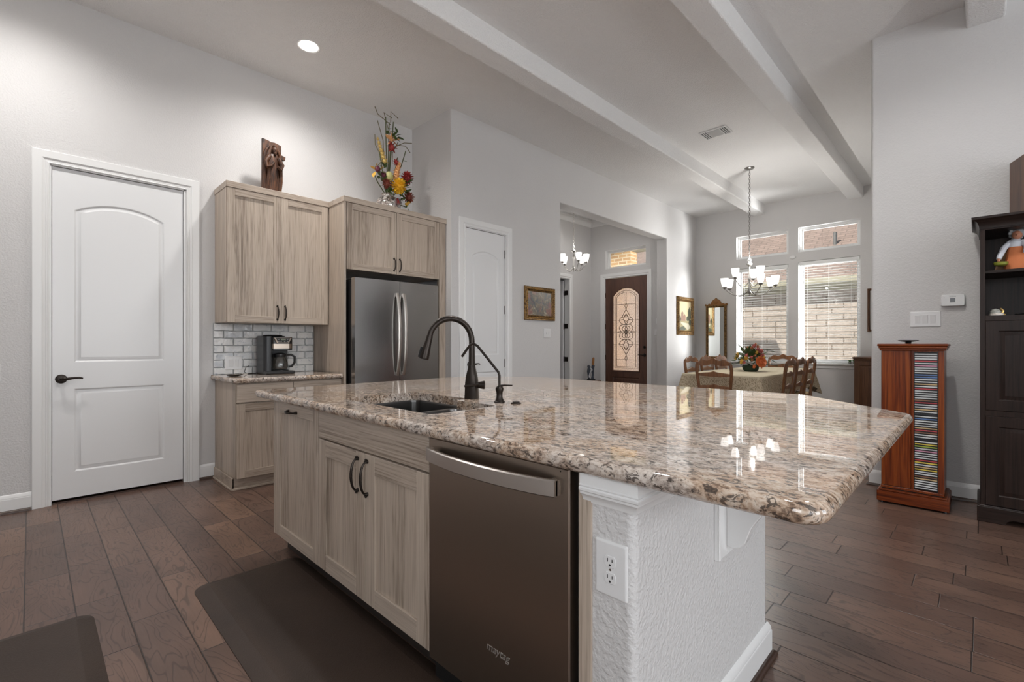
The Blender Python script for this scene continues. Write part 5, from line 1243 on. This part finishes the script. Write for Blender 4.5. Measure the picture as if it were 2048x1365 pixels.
zone = lambda i: 'top third' if i < 20 else ('middle third' if i < 40 else 'bottom third')
first = None
for i in range(NC):
    c = seq.get(i, 'white'); mt = plain('disc_spine_'+c.replace(' ', '_'), CDC[c], .25)
    if first is None: o = build('disc_case', m, mt, local=True); first = o
    else: o = first.copy(); C.objects.link(o)
    o.location = (-.25725, YC+.003+R.uniform(0, .003), zt_-(i+1)*pitch+.0012)
    if c not in proto:
        if not proto: me_ = first.data
        else: me_ = first.data.copy(); me_.materials.clear(); me_.materials.append(mt)
        proto[c] = me_
    o.data = proto[c]
    tag(o, '%s-spined disc case in the %s of the open column of the cherry tower' % (c, zone(i)), 'disc', 'disc cases in the cherry tower')
m = MB(); m.lathe((-.36, 4.5, 1.162), [(.012, 0), (.02, .004), (.016, .012), (.05, .018), (.062, .024), (.058, .026), (.02, .02)], 24); tag(build('dish', m, BLACK), 'small black footed dish on top of the cherry disc tower', 'dish')
# dark entertainment cabinet
YK = 4.375
ek = thing('entertainment_cabinet', 'tall espresso cabinet with open shelves above panelled doors at the right edge', 'cabinet', (.48, 4.6, 0))
K0, K1 = .0135, .95
m = MB()
m.box(K0, .036, YK+.02, 4.83, .10, 1.93, .002); m.box(K1-.022, K1, YK+.02, 4.83, .10, 1.93, .002); m.box(.036, K1-.022, 4.80, 4.83, .1, 1.93); m.box(K0, K1, YK+.02, 4.83, 1.905, 1.93); m.box(.036, K1-.022, YK+.02, 4.8, 1.318, 1.340)
m.box(.036, K1-.022, YK+.02, 4.8, .10, .12)
build('case', m, ESP, ek)
m = MB(); m.box(K0, .037, YK, YK+.02, .10, 1.93, .0015); m.box(K1-.023, K1, YK, YK+.02, .10, 1.93, .0015); m.box(.037, K1-.023, YK, YK+.02, 1.312, 1.345, .001); m.box(.037, K1-.023, YK, YK+.02, 1.905, 1.93, .001); m.box(.037, K1-.023, YK+.001, YK+.02, .692, .728, .001)
build('face_frame', m, ESP, ek)
m = MB(); m.box(.037, K1-.023, YK+.02, 4.8, 1.622, 1.642, .002); build('shelf', m, ESPX, ek)
m = MB(); ECR = [(0, 0), (.004, 0), (.006, .02), (.016, .045), (.034, .058), (.040, .06), (.042, .075), (0, .075)]
m.sweep(ECR, [((K0, 4.83, 1.915), (-1, 0, 0)), ((K0, YK, 1.915), (-1, -1, 0)), ((K1, YK, 1.915), (1, -1, 0)), ((K1, 4.83, 1.915), (1, 0, 0))]); m.box(K0, K1, YK, 4.83, 1.975, 1.990); build('crown', m, ESPX, ek)
m = MB(); G2 = [(K0-.014, 0), (.13, 0), (.135, .02), (.16, .035), (K1-.16, .035), (K1-.13, 0), (K1+.014, 0), (K1+.014, .10), (K0-.014, .10)]
m.prism(G2, FY(YK-.014), -.03, 0, .003); m.box(K0-.014, K0+.006, YK+.012, 4.83, 0, .10, .003); m.box(K1-.006, K1+.014, YK+.012, 4.83, 0, .10, .003); m.box(K0-.012, K1+.012, YK-.008, 4.83, .095, .108, .004); build('plinth', m, ESPX, ek)
for a, b in ((.0385, .4825), (.4845, K1-.0245)):
    for z0, z1 in ((.730, 1.310), (.112, .690)):
        m = MB(); panelled(m, FY(YK-.001), a, b, z0, z1, .018, [[(rect(a+.058+d, b-.058-d, z0+.065+d, z1-.065-d), w_) for d, w_ in ((0, 0), (.006, -.006), (.010, -.006), (.030, -.001), (.032, -.001))]])
        d = build('door', m, ESP, ek); mm = MB(); mm.ball((b-.03 if a < .2 else a+.03, YK-.015, (z0+z1)/2), .011, 10, 8); build('knob', mm, BRONZE, d)
# things on the cabinet
t_ = thing('loudspeaker', 'walnut-sided loudspeaker on top of the espresso cabinet', 'speaker', (.29, 4.66, 1.99), math.radians(18.7))
m = MB(); m.box(-.095, .095, -.13, .13, 0, .42, .003); m.xf = None; build('cabinet_box', m, WALNUT, t_, local=True)
m = MB(); m.box(-.088, .088, -.142, -.13, .01, .41, .004); build('grille', m, BLACK, t_, local=True)
fx = thing('figurine', 'seated doll-like figurine in an orange apron holding a green bowl on the cabinet shelf', 'figurine', (.155, 4.52, 1.642))
m = MB(); m.rings([[Vector((.165+a*(1-k_*.55), 4.54+b*(1-k_*.6), 1.643+z)) for a, b in ((-.085, -.06), (.09, -.06), (.10, .05), (-.07, .05))] for k_, z in ((0, 0), (.15, .03), (.8, .15), (1, .17))]); build('skirt', m, NTM if False else plain('brown_print_cloth', (.13, .07, .03), .8), fx, ang=60)
m = MB(); m.rings([[Vector((.18+.055*(1-.45*k_)*math.cos(a)*(1+.12*math.sin(7*a)), 4.50+.03*(1-.3*k_)*math.sin(a)-.02*(1-k_), 1.648+z)) for a in [2*PI*i/28 for i in range(28)]] for k_, z in ((0, 0), (.3, .05), (.7, .11), (1, .145))]); build('apron', m, plain('orange_cloth', (.50, .15, .05), .75), fx, ang=70)
m = MB(); m.tube([(.175, 4.53, 1.79), (.178, 4.53, 1.83), (.18, 4.53, 1.85)], [.045, .04, .02], 12); m.tube([(.155, 4.52, 1.83), (.125, 4.49, 1.79), (.105, 4.46, 1.735), (.10, 4.45, 1.715)], [.016, .017, .015, .012], 10); m.tube([(.205, 4.52, 1.83), (.23, 4.49, 1.79), (.22, 4.46, 1.75)], [.016, .017, .012], 10); build('blouse', m, plain('white_cloth', (.55, .57, .62), .8), fx)
m = MB(); m.ball((.185, 4.515, 1.873), (.026, .026, .03), 14, 10); m.ball((.185, 4.489, 1.87), .006, 8, 6); build('head', m, plain('clay_skin', (.45, .19, .11), .6), fx)
m = MB(); m.tube([(.10, 4.45, 1.718), (.10, 4.447, 1.70)], [.009, .007], 8); build('hand', m, plain('clay_skin', (.45, .19, .11), .6), fx)
m = MB(); m.ball((.187, 4.527, 1.883), (.036, .03, .032), 12, 8)
for k_ in range(12): m.ball((.187+.034*math.cos(k_*.52), 4.52+.012*math.sin(k_*2), 1.885+.03*math.sin(k_*.52)), .011, 6, 5)
build('hair', m, plain('grey_hair', (.30, .31, .32), .8), fx)
m = MB(); m.lathe((.11, 4.44, 1.668), [(.018, 0), (.032, .008), (.036, .024), (.034, .026), (.028, .012), (.004, .008)], 18); build('bowl', m, plain('green_glaze', (.24, .26, .04), .25), fx)
tk = thing('trinket_box', 'small white and gold trinket box on the lower open shelf of the espresso cabinet', 'box', (.09, 4.46, 1.341))
m = MB(); m.lathe((.09, 4.46, 1.341), [(.036, 0), (.038, .004), (.036, .018), (.034, .020)], 20); build('base', m, plain('ivory_china', (.62, .56, .50), .3), tk)
m = MB(); m.lathe((.085, 4.46, 1.361), [(.030, 0), (.030, .012), (.018, .026), (.004, .032)], 16); build('lid', m, plain('grey_china', (.28, .28, .25), .35), tk)
m = MB(); m.tube([(.115, 4.45, 1.36), (.122, 4.45, 1.375), (.112, 4.45, 1.388), (.108, 4.45, 1.395)], [.006, .005, .007, .002], 8); m.ball((.125, 4.45, 1.35), .009, 8, 6); build('finial', m, plain('gold_trim', (.5, .33, .12), .3, .8), tk)
m = MB(); m.lathe((.235, 4.46, 1.341), [(.03, 0), (.062, .006), (.064, .012), (.05, .016), (.01, .014)], 24); tag(build('dish', m, BLACK), 'flat black oval dish on the lower open shelf of the espresso cabinet', 'dish')

# ------------------------------------------------------------------ on the wall-side counter and cabinets
CMX, CMY = -4.54, 1.56
cm = thing('coffee_maker', 'black and steel drip coffee maker with glass carafe on the short counter', 'coffee maker', (CMX, CMY, ZC), math.radians(0))
lo = dict(parent=cm, local=True)   # local: +x faces the room, y to the right
m = MB(); m.box(-.12, .13, -.125, .125, 0, .028, .008); m.lathe((.055, .02, .028), [(.072, 0), (.072, .006), (.06, .008)], 28); build('base', m, BLACK, **lo)
m = MB(); m.box(-.12, -.045, -.105, .125, .025, .335, .008); build('water_tank', m, plain('charcoal_plastic', (.025, .027, .03), .35), **lo)
m = MB(); P = rounded([(-.12, -.125), (.095, -.125), (.095, -.062), (-.12, -.062)], [.01, .035, .01, .01], 5); m.rings([[Vector((x, y, z)) for x, y in P] for z in (.02, .335)]); build('side_column', m, plain('charcoal_plastic', (.025, .027, .03), .35), **lo)
m = MB(); P = rounded([(-.10, -.062), (.10, -.062), (.115, .115), (-.10, .125)], [.01, .02, .04, .01], 5)
m.rings([[Vector((x, y, z)) for x, y in P] for z in (.215, .33)]); build('brew_head', m, BLACK, **lo)
m = MB(); P2 = [(x*1.012+.001, y) for x, y in P]; m.rings([[Vector((x, y, z)) for x, y in P2] for z in (.228, .27)]); build('steel_band', m, STEELD, **lo)
m = MB(); f = lambda u, v, w_: Vector((.104+w_+.0*(u), u, v)); m.prism([(-.055, .325), (-.03, .275), (.075, .275), (.10, .325)], f, 0, .014, .003); build('control_panel', m, STEELD, **lo)
m = MB(); m.prism([(-.038, .32), (-.018, .282), (.065, .282), (.085, .32)], f, .013, .016); cp_ = build('display_panel', m, BLACK, **lo)
m = MB(); m.prism(rect(.005, .045, .303, .316), f, .0155, .0168)
build('display', m, plain('lcd_green', (.20, .23, .17), .3), **lo)
m = MB(); [m.prism(rect(a, a+.012, b, b+.005), f, .0155, .0168) for a in (-.022, .0, .03, .055) for b in (.288, .306) if not (b > .3 and -.01 < a < .05)]; build('buttons', m, plain('button_grey', (.3, .3, .3), .4), **lo)
m = MB(); m.lathe((-.02, -.02, .335), [(.08, 0), (.085, .006), (.078, .014), (.03, .018), (.004, .018)], 24); m.box(-.14, -.02, -.11, .09, .33, .342, .004); build('lid', m, BLACK, **lo)
CARAFE = archglass('carafe_glass', (.72, .72, .70), .03, .10)
m = MB(); m.lathe((.055, .02, .037), [(.045, 0), (.062, .01), (.068, .04), (.062, .08), (.048, .115), (.046, .13)], 28, cap=False); cf = build('carafe', m, CARAFE, **lo)
m = MB(); m.lathe((.055, .02, .037), [(.048, .112), (.052, .12), (.052, .142), (.03, .150), (.004, .152)], 24, cap=True)
m.tube([(.085, .06, .17), (.10, .10, .172), (.108, .128, .15), (.105, .128, .10), (.095, .105, .065), (.085, .08, .062)], [.009, .010, .011, .011, .010, .008], 8, flat=.8); build('carafe_handle', m, BLACK, **lo)
m = MB(); m.tube([(-.10, -.10, .01), (-.13, -.13, .004), (-.10, -.20, .003), (-.11, -.225, .02), (-.15, -.20, .06), (-.165, -.17, .07)], .003, 6); build('power_cord', m, BLACK, **lo)
m = MB(); m.lathe((-4.44, 1.20, ZC), [(.03, 0), (.05, .004), (.064, .012), (.062, .014), (.045, .008), (.004, .006)], 28); tag(build('spoon_rest', m, plain('bronze_dish', (.10, .08, .06), .3, .6)), 'small bronze dish on the left end of the short granite counter', 'dish')
m = MB(); m.ball((-4.44, 1.245, ZC+.016), (.02, .012, .004), 10, 6); m.tube([(-4.44, 1.25, ZC+.016), (-4.43, 1.30, ZC+.014)], [.004, .003], 6); tag(build('teaspoon', m, NICKEL), 'small silver spoon lying across the bronze dish', 'spoon')
# carved wooden relief of a robed figure
t = NT('aged_carved_wood'); v = t.coords((8, 8, 1.5)); nn = t.noise(v, 6, 5, .6, .6); t.set(Base_Color=t.ramp(nn, [(.35, (.022, .009, .005)), (.5, (.07, .026, .011)), (.68, (.13, .05, .019))]), Roughness=.5); t.bump(nn, .004); CARV = t.m
XS = -4.50
wf = thing('wood_carving', 'carved dark wooden relief of a robed figure standing on the wall cabinet', 'carving', (XS, 1.515, 2.502))
FS = lambda u, v, w_: Vector((XS+w_, 1.515+u, 2.502+v))
m = MB(); m.prism([(-.083, 0), (.080, 0), (.078, .20), (.076, .33), (.078, .445), (.05, .455), (.02, .462), (-.01, .458), (-.03, .466), (-.08, .475)], FS, -.02, .012, .004); build('back_board', m, CARV, wf)
m = MB()
def oval(c, rx, ry, d=.0): return [FS(c[0]+rx*math.cos(a), c[1], .012+ry*max(0, math.sin(a))) for a in [PI*i/10*1.0 for i in range(11)]]
m.rings([oval((x, z), rx, ry) for x, z, rx, ry in ((.0, .0, .072, .03), (.0, .05, .066, .034), (.0, .15, .055, .036), (.0, .24, .050, .034), (.003, .29, .052, .03), (.005, .325, .055, .028), (.01, .345, .035, .024), (.012, .352, .018, .02))])
for k_ in range(7): m.tube([FS(-.05+.017*k_, .0, .035), FS(-.038+.013*k_, .12, .045), FS(-.02+.008*k_, .24, .042)], [.006, .005, .003], 6)
build('robe', m, CARV, wf, ang=60)
m = MB(); m.ball(FS(.014, .383, .028), (.026, .024, .036), 14, 10); m.ball(FS(.014, .378, .053), (.005, .005, .008), 8, 6); m.ball(FS(.014, .352, .045), (.013, .012, .016), 8, 6); m.ball(FS(.014, .408, .022), (.03, .02, .026), 10, 8); build('head', m, CARV, wf)
m = MB()
m.tube([FS(-.03, .325, .03), FS(-.062, .27, .035), (FS(-.05, .22, .045)), FS(-.02, .235, .055), FS(.0, .27, .055)], [.020, .022, .018, .013, .010], 10); m.tube([FS(.045, .32, .03), FS(.075, .26, .035), FS(.06, .215, .045), FS(.03, .235, .055)], [.020, .022, .018, .012], 10)
m.prism([(.045, .30), (.10, .315), (.105, .345), (.05, .36)], FS, .01, .04, .004)
for s_ in (-1, 1): m.tube([FS(s_*.03, .41, .02), FS(s_*.055, .37, .02), FS(s_*.07, .30, .018), FS(s_*.068, .12, .016), FS(s_*.06, 0, .016)], [.01, .014, .016, .02, .014], 8)
build('arms_and_cloak', m, CARV, wf)
